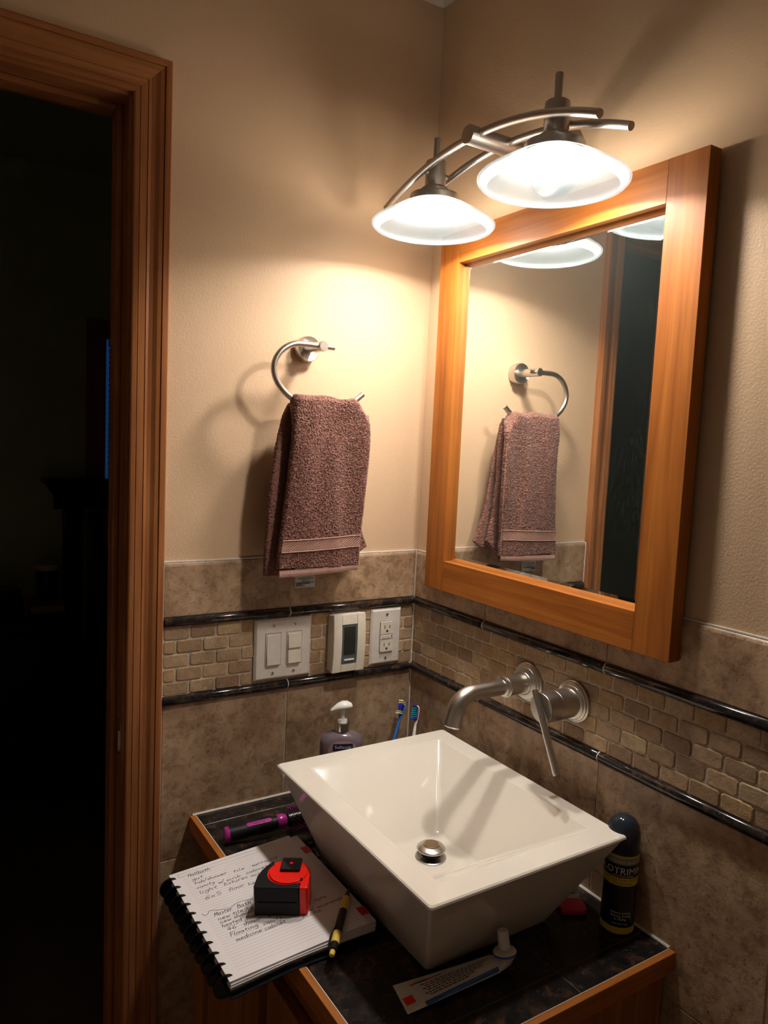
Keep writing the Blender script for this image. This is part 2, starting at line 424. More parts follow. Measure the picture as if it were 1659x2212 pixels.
def axis_m(origin, zdir, xhint=(1, 0, 0)):
    z = Vector(zdir).normalized(); x = Vector(xhint)
    if abs(x.normalized().dot(z)) > 0.95: x = Vector((0, 1, 0)) if abs(z.y) < 0.9 else Vector((0, 0, 1))
    x = (x-z*x.dot(z)).normalized(); y = z.cross(x)
    m = Matrix((x, y, z)).transposed().to_4x4(); m.translation = Vector(origin); return m

def text_polys(s, size, align='LEFT', shear=0.0, spacing=1.0):
    cu = bpy.data.curves.new('t', 'FONT'); cu.body = s; cu.size = size; cu.align_x = align; cu.shear = shear
    cu.space_character = spacing; cu.resolution_u = 2
    o = bpy.data.objects.new('t', cu); C.objects.link(o)
    bpy.context.view_layer.update()
    me = o.evaluated_get(bpy.context.evaluated_depsgraph_get()).to_mesh()
    v = [tuple(p.co) for p in me.vertices]; f = [tuple(p.vertices) for p in me.polygons]
    o.evaluated_get(bpy.context.evaluated_depsgraph_get()).to_mesh_clear()
    bpy.data.objects.remove(o); bpy.data.curves.remove(cu)
    return v, f

Z = Matrix.Translation
rng = random.Random(5)
ZC = 0.7642          # counter top
TT = 1.263           # top of the tile wainscot
PY = 0.007           # painted wall stands back from the tile faces

# ================================================================== SETTING
DX0, DX1 = -1.413, -0.633        # door opening between jamb faces
DH = 2.062
# wall_left: wall with the door and the towel ring (plane y = 0)
def wall_left():
    g = G()
    ex0, ex1, eh = DX0-0.02, DX1+0.02, DH+0.02
    g.box(ex1, 0.12, PY, 0.12, TT-0.003, 2.44)             # beside the door, above the tile
    g.box(ex1, 0.12, 0.0016, 0.12, 0, TT-0.003, mi=1)      # grout bed
    g.box(ex0, ex1, PY, 0.12, eh, 2.44)
    g.box(-2.02, ex0, PY, 0.12, 0, 2.44)
    return struct(obj('wall_left', g, ['wall', 'grout'], smooth=False))
wl = wall_left()
def wall_right():
    g = G()
    g.box(PY, 0.12, -2.55, PY, TT-0.003, 2.44)
    g.box(0.0016, 0.12, -2.55, 0.0016, 0, TT-0.003, mi=1)
    return struct(obj('wall_right', g, ['wall', 'grout'], smooth=False))
wr = wall_right()
struct(obj('wall_back', G().box(-2.02, 0.12, -2.67, -2.55, 0, 2.44), 'pale', smooth=False))
struct(obj('wall_far_left', G().box(-2.14, -2.02, -2.67, 0.12, 0, 2.44), 'pale', smooth=False))
struct(obj('ceiling', G().box(-2.14, 0.12, -2.67, 0.12, 2.44, 2.52), 'ceiling', smooth=False))
fl = struct(obj('floor', G().box(-2.14, 0.12, -2.67, 0.06, -0.10, -0.002), 'grout', smooth=False))
gt = G().rbox(-0.151, 0.151, -0.151, 0.151, -0.012, 0, 0.0015, 1); me = mesh_of('floor_tile', gt, 'floor_tile')
for i in range(7):
    for j in range(9):
        x = -0.153-i*0.305; y = -0.153-j*0.305
        if x > -0.5 and y > -0.7: continue
        inst('floor_tile', me, (x, y, 0), fl)
# ceiling trim: small painted moulding
def crown(n, pts):
    g = G()
    prof = [(0, 0), (0.004, 0), (0.007, 0.004), (0.010, 0.011), (0.016, 0.016), (0.020, 0.019), (0.020, 0.028), (0, 0.028)]
    zb = 2.412
    if n == 1: rings_ = [[(x, PY-a, zb+b) for a, b in prof] for x in pts]
    else: rings_ = [[(PY-a, y, zb+b) for a, b in prof] for y in pts]
    g.rings(rings_); struct(obj('trim_%d' % n, g, 'trimwhite', ang=30))
crown(1, (-2.02, PY)); crown(2, (PY-0.0, -2.55))

# ---- wall tiles
def chamfer_tile(w, h, d=0.010, c=0.0015):
    """front faces -y; origin at the centre of the front face"""
    g = G(); out = [(-w/2, -h/2), (w/2, -h/2), (w/2, h/2), (-w/2, h/2)]
    def ring(i, y): return [(math.copysign(abs(a)-i, a), y, math.copysign(abs(b)-i, b)) for a, b in out]
    g.rings([ring(0, d), ring(0, c), ring(c*0.3, c*0.3), ring(c, 0)], False, True); return g
def cap_tile(w, h, d=0.010):
    g = G(); prof = [(d, -h/2), (0.001, -h/2), (0, -h/2+0.001), (0, h/2-0.008), (0.0012, h/2-0.004), (0.004, h/2-0.0012), (0.008, h/2), (d+0.002, h/2)]
    g.rings([[(x, y, z) for y, z in prof] for x in (-w/2, w/2)]); return g
def brick_mesh(w, h, k, seed):
    r = random.Random(seed); d = 0.008
    g = G()
    def ring(ins, y, cr, jit):
        a, b = w/2-ins, h/2-ins; p = []
        for sx, sz in ((-1, -1), (1, -1), (1, 1), (-1, 1)):
            q1 = (sx*(a-cr), sz*b); q2 = (sx*a, sz*(b-cr))
            p += [q1, q2] if sx*sz < 0 else [q2, q1]
        # order ccw
        p = sorted(p, key=lambda t: math.atan2(t[1]/h, t[0]/w))
        return [(x+r.uniform(-jit, jit), y, z+r.uniform(-jit, jit)) for x, z in p]
    g.rings([ring(0, d, 0.002, 0), ring(0, 0.0016, 0.003, 0.0003), ring(0.0005, 0.0005, 0.0031, 0.0004), ring(0.0015, 0.0, 0.0032, 0.0005)], False, True)
    return g
TC = {}
def tile_me(kind, w, h):
    k = (kind, round(w, 4), round(h, 4), rng.randrange(5) if kind == 'mosaic_tile' else 0)
    if k not in TC:
        g = {'wall_tile': chamfer_tile, 'cap_tile': cap_tile}.get(kind)
        g = g(w, h) if g else brick_mesh(w, h, 0, hash(k[3]) + int(w*1e5))
        m = mesh_of(kind, g, 'mosaic' if kind == 'mosaic_tile' else 'trav', ang=12); fix_normals(m); TC[k] = m
    return TC[k]
def place(kind, wall, s0, s1, z0, z1, jit=0.0):
    """a tile spanning s0..s1 along the wall (x on wall_left, y on wall_right), z0..z1"""
    w, h = abs(s1-s0), z1-z0; m = tile_me(kind, w, h); c = (s0+s1)/2; z = (z0+z1)/2
    j = rng.uniform(-1, 1)*jit
    if wall is wl: inst(kind, m, (c, j, z), wl, (rng.uniform(-1, 1)*jit*8, rng.uniform(-1, 1)*jit*6, rng.uniform(-1, 1)*jit*8))
    else: inst(kind, m, (j, c, z), wr, (rng.uniform(-1, 1)*jit*8, 0, -PI/2+rng.uniform(-1, 1)*jit*8))
GR = 0.0010
XL = -0.5625                     # tile ends against the door casing
YB = -1.48                       # right wall tile carried this far towards the camera side
jx = [XL, -0.3075, -0.0005]
jy = [-0.0005, -0.2435, -0.5500, -0.8560, -1.1620, YB]
LU, LL, LH = 1.150, 1.000, 0.0175
rowsz = [(LU+LH/2+0.001, TT, 'cap_tile'), (0.6865, LL-LH/2-0.0005, 'wall_tile'), (0.381, 0.685, 'wall_tile'), (0.0755, 0.3795, 'wall_tile')]
for z0, z1, k in rowsz:
    for a, b in zip(jx[:-1], jx[1:]): place(k, wl, a+GR, b-GR, z0, z1)
    for a, b in zip(jy[:-1], jy[1:]):
        if k != 'cap_tile' and z1 < 0.7 and a > -0.5: continue
        place(k, wr, a-GR, b+GR, z0, z1)
# mosaic rows
zr = [1.1425, 1.1152, 1.0887, 1.0620, 1.0350, 1.0085]
for r in range(5):
    zt, zb = zr[r]-0.0012, zr[r+1]+0.0012
    p = 0.0512; xs = [-(k+(0.5 if r % 2 else 0))*p for k in range(0, 13)]
    xs = [x for x in xs if x > XL+0.004] + [XL]
    if r % 2: xs = [0] + xs
    for a, b in zip(xs[:-1], xs[1:]):
        if a-b > 0.008: place('mosaic_tile', wl, a-0.0013, b+0.0013, zb, zt, 0.0007)
    p = 0.0503; y0 = -0.0112 if r % 2 == 0 else -0.0364
    ys = [0] + [y0-k*p for k in range(0, 40) if y0-k*p > YB+0.01] + [YB]
    for a, b in zip(ys[:-1], ys[1:]):
        if a-b > 0.008: place('mosaic_tile', wr, a-0.0013, b+0.0013, zb, zt, 0.0007)
# pencil liners
def liner(wall, s0, s1, zc):
    g = G(); n = 9
    prof = [(0.006, -LH/2)] + [(-0.0085*math.cos(a)+0.0005, LH/2*math.sin(a)) for a in [(-PI/2+PI*i/n) for i in range(n+1)]] + [(0.006, LH/2)]
    L = abs(s1-s0); ends = [(-L/2, 0.0015), (-L/2+0.0012, 0), (L/2-0.0012, 0), (L/2, 0.0015)]
    g.rings([[(x, y+i*0.6 if y < 0 else y, z) for y, z in prof] for x, i in ends])
    m = mesh_of('pencil_liner', g, 'liner', ang=40); fix_normals(m)
    if wall is wl: inst('pencil_liner', m, ((s0+s1)/2, 0, zc), wl)
    else: inst('pencil_liner', m, (0, (s0+s1)/2, zc), wr, (0, 0, -PI/2))
for zc in (LU, LL):
    for a, b in zip(jx[:-1], jx[1:]): liner(wl, a+0.001, b-(0.0075 if b > -0.01 else 0.001), zc)
    for i, (a, b) in enumerate(zip(jy[:-1], jy[1:])): liner(wr, a-(0.0015 if i else 0.0015), b+0.0015, zc)
# joint beads of light grout between liner pieces and down the corner
g = G()
for zc in (LU, LL):
    for x in (-0.3075,): g.tube([(x, 0.004-0.0110*math.cos(a)+0.0005, zc+LH/2*1.02*math.sin(a)) for a in [(-PI/2+PI*i/8) for i in range(9)]], 0.0013, 6)
obj('joint_bead', g, 'caulk', wl)
g = G()
for zc in (LU, LL):
    for y in (-0.2435, -0.55, -0.856): g.tube([(0.004-0.0110*math.cos(a)+0.0005, y, zc+LH/2*1.02*math.sin(a)) for a in [(-PI/2+PI*i/8) for i in range(9)]], 0.0013, 6)
obj('joint_bead', g, 'caulk', wr)
obj('corner_grout', G().tube([(0.0005, 0.0005, 0.766), (0.0003, 0.0003, 1.0), (0.0005, 0.0005, TT)], 0.0022, 6), 'caulk', wl)
obj('edge_caulk', G().box(XL-0.0025, XL, -0.0005, 0.006, 0, TT), 'caulk', wl)
# top grout line where tile meets the paint
obj('top_caulk', G().box(XL, 0.006, 0.003, PY+0.001, TT-0.001, TT+0.0012), 'caulk', wl)
obj('top_caulk', G().box(0.003, PY+0.001, YB, 0.006, TT-0.001, TT+0.0012), 'caulk', wr)

# ---- door opening: casing, jamb, stop, strike
dr = bpy.data.objects.new('door_1', None); C.objects.link(dr); dr.location = (DX1, 0.06, 0); struct(dr)
cprof = [(0, 0), (0, 8), (1, 10), (3, 11), (9.5, 12), (10.6, 10.6), (11.7, 12.2), (22.5, 13), (23.5, 11.2), (24.6, 13), (29, 12.2), (36, 13.2), (43, 16.2), (49.5, 17.2), (50.6, 14.6), (51.8, 18), (61, 18.2), (62.6, 17), (63, 15), (63, 0)]
cprof = [(a/1000, b/1000) for a, b in cprof]
IX = DX1+0.0045; IZ = DH+0.006; IXL = DX0-0.0045
def cas(name, side):
    g = G()
    if side == 'r': R = [[(IX+a, PY-b, z if z < 1 else IZ+a) for a, b in cprof] for z in (0.0, 2.0)]
    elif side == 'l': R = [[(IXL-a, PY-b, z if z < 1 else IZ+a) for a, b in cprof] for z in (0.0, 2.0)]
    else: R = [[(IXL-a, PY-b, IZ+a) for a, b in cprof], [(IX+a, PY-b, IZ+a) for a, b in cprof]]
    g.rings(R); return obj(name, g, 'casing_x' if side == 't' else 'casing_z', dr, ang=14)
cas('casing', 'r'); cas('casing', 'l'); cas('casing', 't')
jr = obj('jamb', G().box(DX1, DX1+0.02, PY, 0.12, 0, DH+0.02), 'casing_z', dr, False)
obj('jamb', G().box(DX0-0.02, DX0, PY, 0.12, 0, DH+0.02), 'casing_z', dr, False)
obj('jamb', G().box(DX0, DX1, PY, 0.12, DH, DH+0.02), 'casing_x', dr, False)
obj('door_stop', G().rbox(DX1-0.0115, DX1, 0.048, 0.084, 0, DH, 0.003, 2), 'casing_z', dr)
obj('door_stop', G().rbox(DX0, DX0+0.0115, 0.048, 0.084, 0, DH, 0.003, 2), 'casing_z', dr)
obj('door_stop', G().rbox(DX0+0.0115, DX1-0.0115, 0.048, 0.084, DH-0.0115, DH, 0.003, 2), 'casing_x', dr)
obj('threshold', G().prism([(DX0, 0.0), (DX1, 0.0), (DX1, 0.115), (DX0, 0.115)], -0.001, 0.010, bev=0.004), 'casing_x', dr)
def strike():
    M = axis_m((DX1-0.0012, 0.026, 0.936), (-1, 0, 0), (0, 1, 0))
    g = G().prism(rrect(-0.013, 0.013, -0.034, 0.034, 0.012, 5), -0.001, 0.0008, M)
    o = obj('strike_plate', g, 'brass', jr)
    g = G().tube([(DX1-0.001, 0.014, 0.955), (DX1-0.004, 0.0105, 0.955), (DX1-0.004, 0.0105, 0.917), (DX1-0.001, 0.014, 0.917)], 0.0016, 6)
    obj('strike_lip', g, 'brass', jr)
strike()

# ---- the dark bedroom beyond
BY = 2.2
struct(obj('wall_bedroom_far', G().box(-6.0, -0.205, BY, BY+0.12, 0, 2.6).box(0.62, 1.7, BY, BY+0.12, 0, 2.6).box(-0.205, 0.62, BY, BY+0.12, 1.908, 2.6).box(-0.205, 0.62, BY, BY+0.12, 0, 1.20), 'bedwall', smooth=False))
struct(obj('wall_bedroom_right', G().box(1.7, 1.82, 0.12, BY+0.12, 0, 2.6), 'bedwall', smooth=False))
struct(obj('wall_bedroom_left', G().box(-6.1, -6.0, 0.0, BY+0.12, 0, 2.6), 'bedwall', smooth=False))
struct(obj('wall_bedroom_near', G().box(-6.1, -2.02, 0.0, 0.12, 0, 2.6).box(0.12, 1.82, 0.0, 0.12, 0, 2.6).box(-2.02, DX0-0.02, 0.121, 0.128, 0, 2.6).box(DX1+0.02, 0.12, 0.121, 0.128, 0, 2.6).box(DX0-0.02, DX1+0.02, 0.121, 0.128, DH+0.02, 2.6), 'bedwall', smooth=False))
struct(obj('ceiling_bedroom', G().box(-6.1, 1.82, 0.12, BY+0.12, 2.6, 2.68), 'bedwall', smooth=False))
struct(obj('floor_bedroom', G().box(-6.1, 1.82, 0.06, BY+0.12, -0.10, 0), 'carpet', smooth=False))
wn = bpy.data.objects.new('window_1', None); C.objects.link(wn); wn.location = (0.2, BY, 0.95); struct(wn)
obj('window_casing', G().rbox(-0.288, -0.205, BY-0.02, BY, 1.15, 1.985, 0.004, 2), 'casing_z', wn)
obj('window_casing', G().rbox(0.62, 0.70, BY-0.02, BY, 1.15, 1.985, 0.004, 2), 'casing_z', wn)
obj('window_casing', G().rbox(-0.205, 0.62, BY-0.02, BY, 1.905, 1.985, 0.004, 2), 'casing_x', wn)
obj('window_sill', G().rbox(-0.30, 0.72, BY-0.05, BY+0.08, 1.175, 1.20, 0.004, 2), 'casing_x', wn)
obj('pane', G().box(-0.205, 0.62, BY+0.085, BY+0.09, 1.20, 1.908), 'night', wn, False)
sm = mesh_of('slat', G().rbox(-0.395, 0.395, -0.012, 0.012, -0.0013, 0.0013, 0.001, 1), 'blind')
for k in range(26): inst('slat', sm, (0.215, BY+0.04, 1.215+k*0.0255), wn, (math.radians(68), 0, 0))
obj('head_rail', G().rbox(-0.18, 0.61, BY+0.02, BY+0.06, 1.875, 1.905, 0.003, 2), 'blind', wn)

def bed():
    t = thing('bed', (0.4, 1.3, 0), 'dark bed with tall slatted headboard in the unlit bedroom', 'bed')
    y = 2.07
    g = G(); prof = [(0, 0), (0.0, 0.04), (0.02, 0.06), (0.035, 0.10), (0.045, 0.115), (0.045, 0.13), (-0.045, 0.13), (-0.045, 0.115), (-0.035, 0.1), (-0.02, 0.06), (-0.02, 0)]
    g.rings([[(x+(-1 if i == 0 else 1)*max(abs(a)*1.6, 0.02), y+a, 1.155+b) for a, b in prof] for i, x in enumerate((-0.41, 1.2))])
    obj('headboard_cap', g, 'darkwood', t)
    for x in (-0.40, 1.14): obj('post', G().rbox(x, x+0.07, y-0.04, y+0.03, 0, 1.17, 0.005, 2), 'darkwood', t)
    m = mesh_of('headboard_slat', G().rbox(-0.03, 0.03, -0.01, 0.01, -0.34, 0.34, 0.004, 2), 'darkwood')
    for k in range(12): inst('headboard_slat', m, (-0.27+k*0.115, y, 0.80), t)
    obj('lower_rail', G().rbox(-0.33, 1.14, y-0.015, y+0.015, 0.38, 0.47, 0.004, 2), 'darkwood', t)
    obj('mattress', G().rbox(-0.36, 1.16, 0.45, y-0.045, 0.32, 0.60, 0.05, 4), 'bedding', t)
    obj('bed_frame', G().rbox(-0.40, 1.2, 0.42, y-0.02, 0.10, 0.31, 0.01, 2), 'darkwood', t)
bed()
def pillow(x, y, z, sx, sz, tilt, mat, lab):
    g = G(); n = 20; R = []
    for i in range(n+1):
        a = -PI/2+PI*i/n; w = math.cos(a)**0.45 if abs(math.cos(a)) > 1e-6 else 0
        R.append([(sx*math.copysign(abs(math.cos(b))**0.5, math.cos(b))*w, 0.075*math.sin(b)*w, sz*math.sin(a)) for b in [2*PI*j/24 for j in range(24)]])
    g.rings(R, M=Z((x, y, z)) @ Matrix.Rotation(tilt, 4, 'X')); tag(obj('pillow', g, mat), lab, 'pillow')
pillow(-0.02, 1.885, 0.835, 0.30, 0.21, -0.35, 'bedding', 'dark grey pillow propped against the headboard slats')
pillow(0.02, 1.66, 0.805, 0.24, 0.18, -0.5, 'pillow', 'olive cushion leaning in front of the grey pillow on the bed')
def nightstand():
    t = thing('nightstand', (-0.70, 1.95, 0), 'black nightstand beside the dark bed', 'nightstand')
    obj('top', G().rbox(-1.02, -0.425, 1.70, 2.18, 0.735, 0.76, 0.005, 2), 'darkwood', t)
    obj('body', G().rbox(-1.0, -0.445, 1.73, 2.17, 0.10, 0.735, 0.004, 2), 'darkwood', t)
    for z in (0.16, 0.45):
        d = obj('drawer', G().rbox(-0.98, -0.465, 1.712, 1.729, z, z+0.26, 0.004, 2), 'darkwood', t)
        obj('knob', G().lathe([(0.004, 0), (0.012, 0.01), (0.015, 0.018), (0.008, 0.024)], 16, axis_m((-0.72, 1.713, z+0.13), (0, -1, 0))), 'brass', d)
    for x in (-0.98, -0.50):
        for y in (1.75, 2.12): obj('foot', G().rbox(x, x+0.035, y, y+0.035, 0, 0.10, 0.003, 1), 'darkwood', t)
nightstand()
def night_items():
    z = 0.76
    tag(obj('book', G().rbox(-0.56, -0.43, 1.82, 2.04, z+0.0005, z+0.03, 0.003, 1), 'boxtan'), 'tan book under the white-lidded tub', 'book')
    t = thing('plastic_tub', (-0.48, 1.95, z+0.031), 'navy printed tub with a white lid on the nightstand', 'tub')
    obj('tub_body', G().lathe([(0.033, 0), (0.037, 0.002), (0.043, 0.125)], 32, Z((-0.48, 1.95, z+0.031))), 'navy', t)
    obj('tub_lid', G().lathe([(0.0465, 0), (0.048, 0.003), (0.048, 0.020), (0.046, 0.023), (0.040, 0.023), (0.039, 0.019)], 32, Z((-0.48, 1.95, z+0.157))), 'grey_pl', t)
    tag(obj('tissue_box', G().rbox(-0.75, -0.585, 1.86, 1.98, z+0.0005, z+0.095, 0.006, 2), 'canblack'), 'black low box beside the lidded tub', 'box')
    tag(obj('small_carton', G().rbox(-0.582, -0.565, 1.80, 1.815, z+0.0005, z+0.075, 0.002, 1).rbox(-0.5825, -0.5645, 1.7995, 1.8155, z+0.06, z+0.076, 0.002, 1), 'boxred'), 'small dark red carton between box and tub', 'carton')
night_items()

# ================================================================== VANITY
def vanity():
    t = thing('vanity_cabinet', (-0.25, -0.36, 0), 'honey-stained wooden vanity cabinet under the dark granite counter', 'cabinet')
    x0, y0, y1, zt = -0.482, -0.703, -0.003, 0.7325
    g = G().box(x0+0.02, -0.004, y0, y1, 0.09, zt-0.002); obj('carcass', g, 'vanity_z', t, False)
    obj('toe_kick', G().box(x0+0.07, -0.01, y0+0.02, y1-0.002, 0.0, 0.09), 'darkwood', t, False)
    ys = [(y1-0.045, y1), (-0.375, -0.331), (y0, y0+0.045)]
    for a, b in ys: obj('stile', G().rbox(x0, x0+0.0195, a, b, 0.09, zt-0.002, 0.0015, 1), 'vanity_z', t)
    for a, b in ((-0.331, y1-0.045), (y0+0.045, -0.375)):
        obj('rail', G().rbox(x0, x0+0.0195, a+0.0002, b-0.0002, 0.665, zt-0.002, 0.0015, 1), 'vanity_y', t)
        obj('rail', G().rbox(x0, x0+0.0195, a+0.0002, b-0.0002, 0.09, 0.14, 0.0015, 1), 'vanity_y', t)
    for k, (a, b) in enumerate(((-0.337, y1-0.030), (y0+0.030, -0.369))):
        d = obj('door', G().rbox(x0-0.010, x0-0.0005, a+0.05, b-0.05, 0.18, 0.625, 0.002, 1), 'vanity_z', t)
        for (p, q, r, s, m) in ((a, a+0.055, 0.128, 0.68, 'z'), (b-0.055, b, 0.128, 0.68, 'z'), (a+0.055, b-0.055, 0.625, 0.68, 'y'), (a+0.055, b-0.055, 0.128, 0.183, 'y')):
            obj('door_frame', G().rbox(x0-0.019, x0-0.0005, p+0.0002, q-0.0002, r, s, 0.002, 2), 'vanity_'+m, d)
vanity()
def counter():
    t = thing('vanity_counter', (-0.25, -0.36, 0.734), 'black speckled granite tile counter edged with honey wood strips', 'counter')
    obj('grout_bed', G().box(-0.4935, -0.001, -0.7085, -0.001, 0.734, ZC-0.0008), 'cgrout', t, False)
    xs = [-0.4935, -0.188, -0.001]; ys = [-0.001, -0.045, -0.3515, -0.661, -0.7085]
    for i in range(2):
        for j in range(4):
            obj('granite_tile', G().rbox(xs[i]+0.0009, xs[i+1]-0.0009, ys[j+1]+0.0009, ys[j]-0.0009, ZC-0.006, ZC, 0.0006, 1), 'counter', t)
    # wood nosing strips, front and end
    f = G().prism([(-0.5055, -0.7195), (-0.4945, -0.7085), (-0.4945, -0.001), (-0.5055, -0.001)], 0.7345, ZC+0.0012, bev=0.0012); obj('front_edge', f, 'honey_y', t)
    f = G().prism([(-0.5055, -0.7195), (-0.001, -0.7195), (-0.001, -0.7085), (-0.4945, -0.7085)], 0.7345, ZC+0.0012, bev=0.0012); obj('end_edge', f, 'honey_x', t)
    obj('wall_caulk', G().tube([(-0.500, -0.001, ZC+0.001), (-0.3, -0.0012, ZC+0.0012), (-0.002, -0.001, ZC+0.001)], 0.0026, 6), 'caulk', t)
    obj('wall_caulk', G().tube([(-0.001, -0.002, ZC+0.001), (-0.0012, -0.4, ZC+0.0012), (-0.001, -0.708, ZC+0.001)], 0.0026, 6), 'caulk', t)
    obj('edge_caulk', G().box(-0.4947, -0.4934, -0.7085, -0.002, ZC-0.004, ZC+0.0004), 'caulk', t, False)
    obj('edge_caulk', G().box(-0.4934, -0.002, -0.7090, -0.7077, ZC-0.004, ZC+0.0004), 'caulk', t, False)
counter()

# ---- vessel sink
def sink():
    t = thing('vessel_sink', (-0.23, -0.417, ZC), 'white rectangular vessel sink with sloping sides and flat rim', 'sink')
    ZR = 0.925
    def lerp(a, b, s): return a+(b-a)*s
    def rr(x0, x1, y0, y1, r, z): return [(x, y, z) for x, y in rrect(x0, x1, y0, y1, r, 4)]
    B = (-0.350, -0.120, -0.570, -0.265); O = (-0.413, -0.043, -0.652, -0.185); I = (-0.369, -0.083, -0.610, -0.226); Fl = (-0.283, -0.175, -0.461, -0.357)
    R = [rr(*B, 0.006, ZC+0.0005)]
    for s in (0.03, 0.5, 0.955): R.append(rr(*[lerp(a, b, s) for a, b in zip(B, O)], 0.006, lerp(ZC, ZR, s)))
    d = 0.003
    R.append(rr(*O, 0.006, ZR-0.0045)); R.append(rr(O[0]+0.0008, O[1]-0.0008, O[2]+0.0008, O[3]-0.0008, 0.006, ZR-0.0018))
    R.append(rr(O[0]+d, O[1]-d, O[2]+d, O[3]-d, 0.006, ZR))
    R.append(rr(I[0]-0.003, I[1]+0.003, I[2]-0.003, I[3]+0.003, 0.008, ZR))
    R.append(rr(I[0]-0.0012, I[1]+0.0012, I[2]-0.0012, I[3]+0.0012, 0.008, ZR-0.0005))
    R.append(rr(I[0], I[1], I[2], I[3], 0.008, ZR-0.002)); 
    fz = ZC+0.052
    for s in (0.06, 0.3, 0.6, 0.86): R.append(rr(*[lerp(a, b, s) for a, b in zip(I, Fl)], 0.009, lerp(ZR-0.002, fz, s)))
    R.append(rr(*[lerp(a, b, 0.95) for a, b in zip(I, Fl)], 0.010, fz+0.0045)); R.append(rr(*Fl, 0.012, fz+0.0008))
    R.append(rr(Fl[0]+0.012, Fl[1]-0.012, Fl[2]+0.012, Fl[3]-0.012, 0.012, fz))
    obj('basin', G().rings(R), 'porcelain', t, ang=28)
    dx, dy = -0.229, -0.408
    d = obj('drain_flange', G().lathe([(0.0262, 0.0), (0.0262, 0.0014), (0.0248, 0.0022), (0.0225, 0.0012), (0.018, 0.0004)], 40, Z((dx, dy, fz)), cap0=False), 'nickel', t)
    obj('stopper_seal', G().lathe([(0.010, 0.001), (0.012, 0.004), (0.0165, 0.005), (0.017, 0.0075), (0.0155, 0.009), (0.0190, 0.010), (0.021, 0.012), (0.0205, 0.0145)], 40, Z((dx, dy, fz))), 'rubber', d)
    obj('stopper', G().lathe([(0.0215, 0.0135), (0.0238, 0.0145), (0.0241, 0.0162), (0.0222, 0.0185), (0.0160, 0.0205), (0.0138, 0.0212), (0.0134, 0.0206)], 48, Z((dx, dy, fz))), 'nickel', d)
    obj('stopper_cap', G().lathe([(0.0128, 0.0200), (0.0130, 0.0226), (0.0120, 0.0236), (0, 0.0240)], 40, Z((dx, dy, fz))), 'brass', d)
sink()

# ================================================================== MIRROR
def mirror():
    t = thing('wall_mirror', (-0.013, -0.378, 1.199), 'rectangular mirror in a honey wood frame above the faucet', 'mirror')
    y0, y1, z0, z1 = -0.684, -0.0715, 1.199, 1.925; iy0, iy1, iz0, iz1 = -0.617, -0.133, 1.2615, 1.8625
    xf, xb = -0.026, -0.0006
    # stiles run full height, rails between them
    obj('stile', G().rbox(xf, xb, y0, iy0, z0, z1, 0.0012, 2), 'honey_z', t)
    obj('stile', G().rbox(xf, xb, iy1, y1, z0, z1, 0.0012, 2), 'honey_z', t)
    obj('rail', G().rbox(xf+0.0005, xb, iy0+0.0001, iy1-0.0001, z0, iz0, 0.0012, 2), 'honey_y', t)
    obj('rail', G().rbox(xf+0.0005, xb, iy0+0.0001, iy1-0.0001, iz1, z1, 0.0012, 2), 'honey_y', t)
    obj('back_panel', G().box(-0.0005, 0.0065, y0+0.02, y1-0.02, TT+0.003, z1-0.02).box(-0.006, -0.0006, iy0-0.0, iy1, iz0, iz1), 'darkwood', t, False)
    g = G(); b = 0.014; xo, xi = -0.0088, -0.0108
    g.rings([[(xo, iy0, iz0), (xo, iy1, iz0), (xo, iy1, iz1), (xo, iy0, iz1)], [(xi, iy0+b, iz0+b), (xi, iy1-b, iz0+b), (xi, iy1-b, iz1-b), (xi, iy0+b, iz1-b)]], False, True)
    obj('glass', g, 'mirror', t, smooth=False)
mirror()

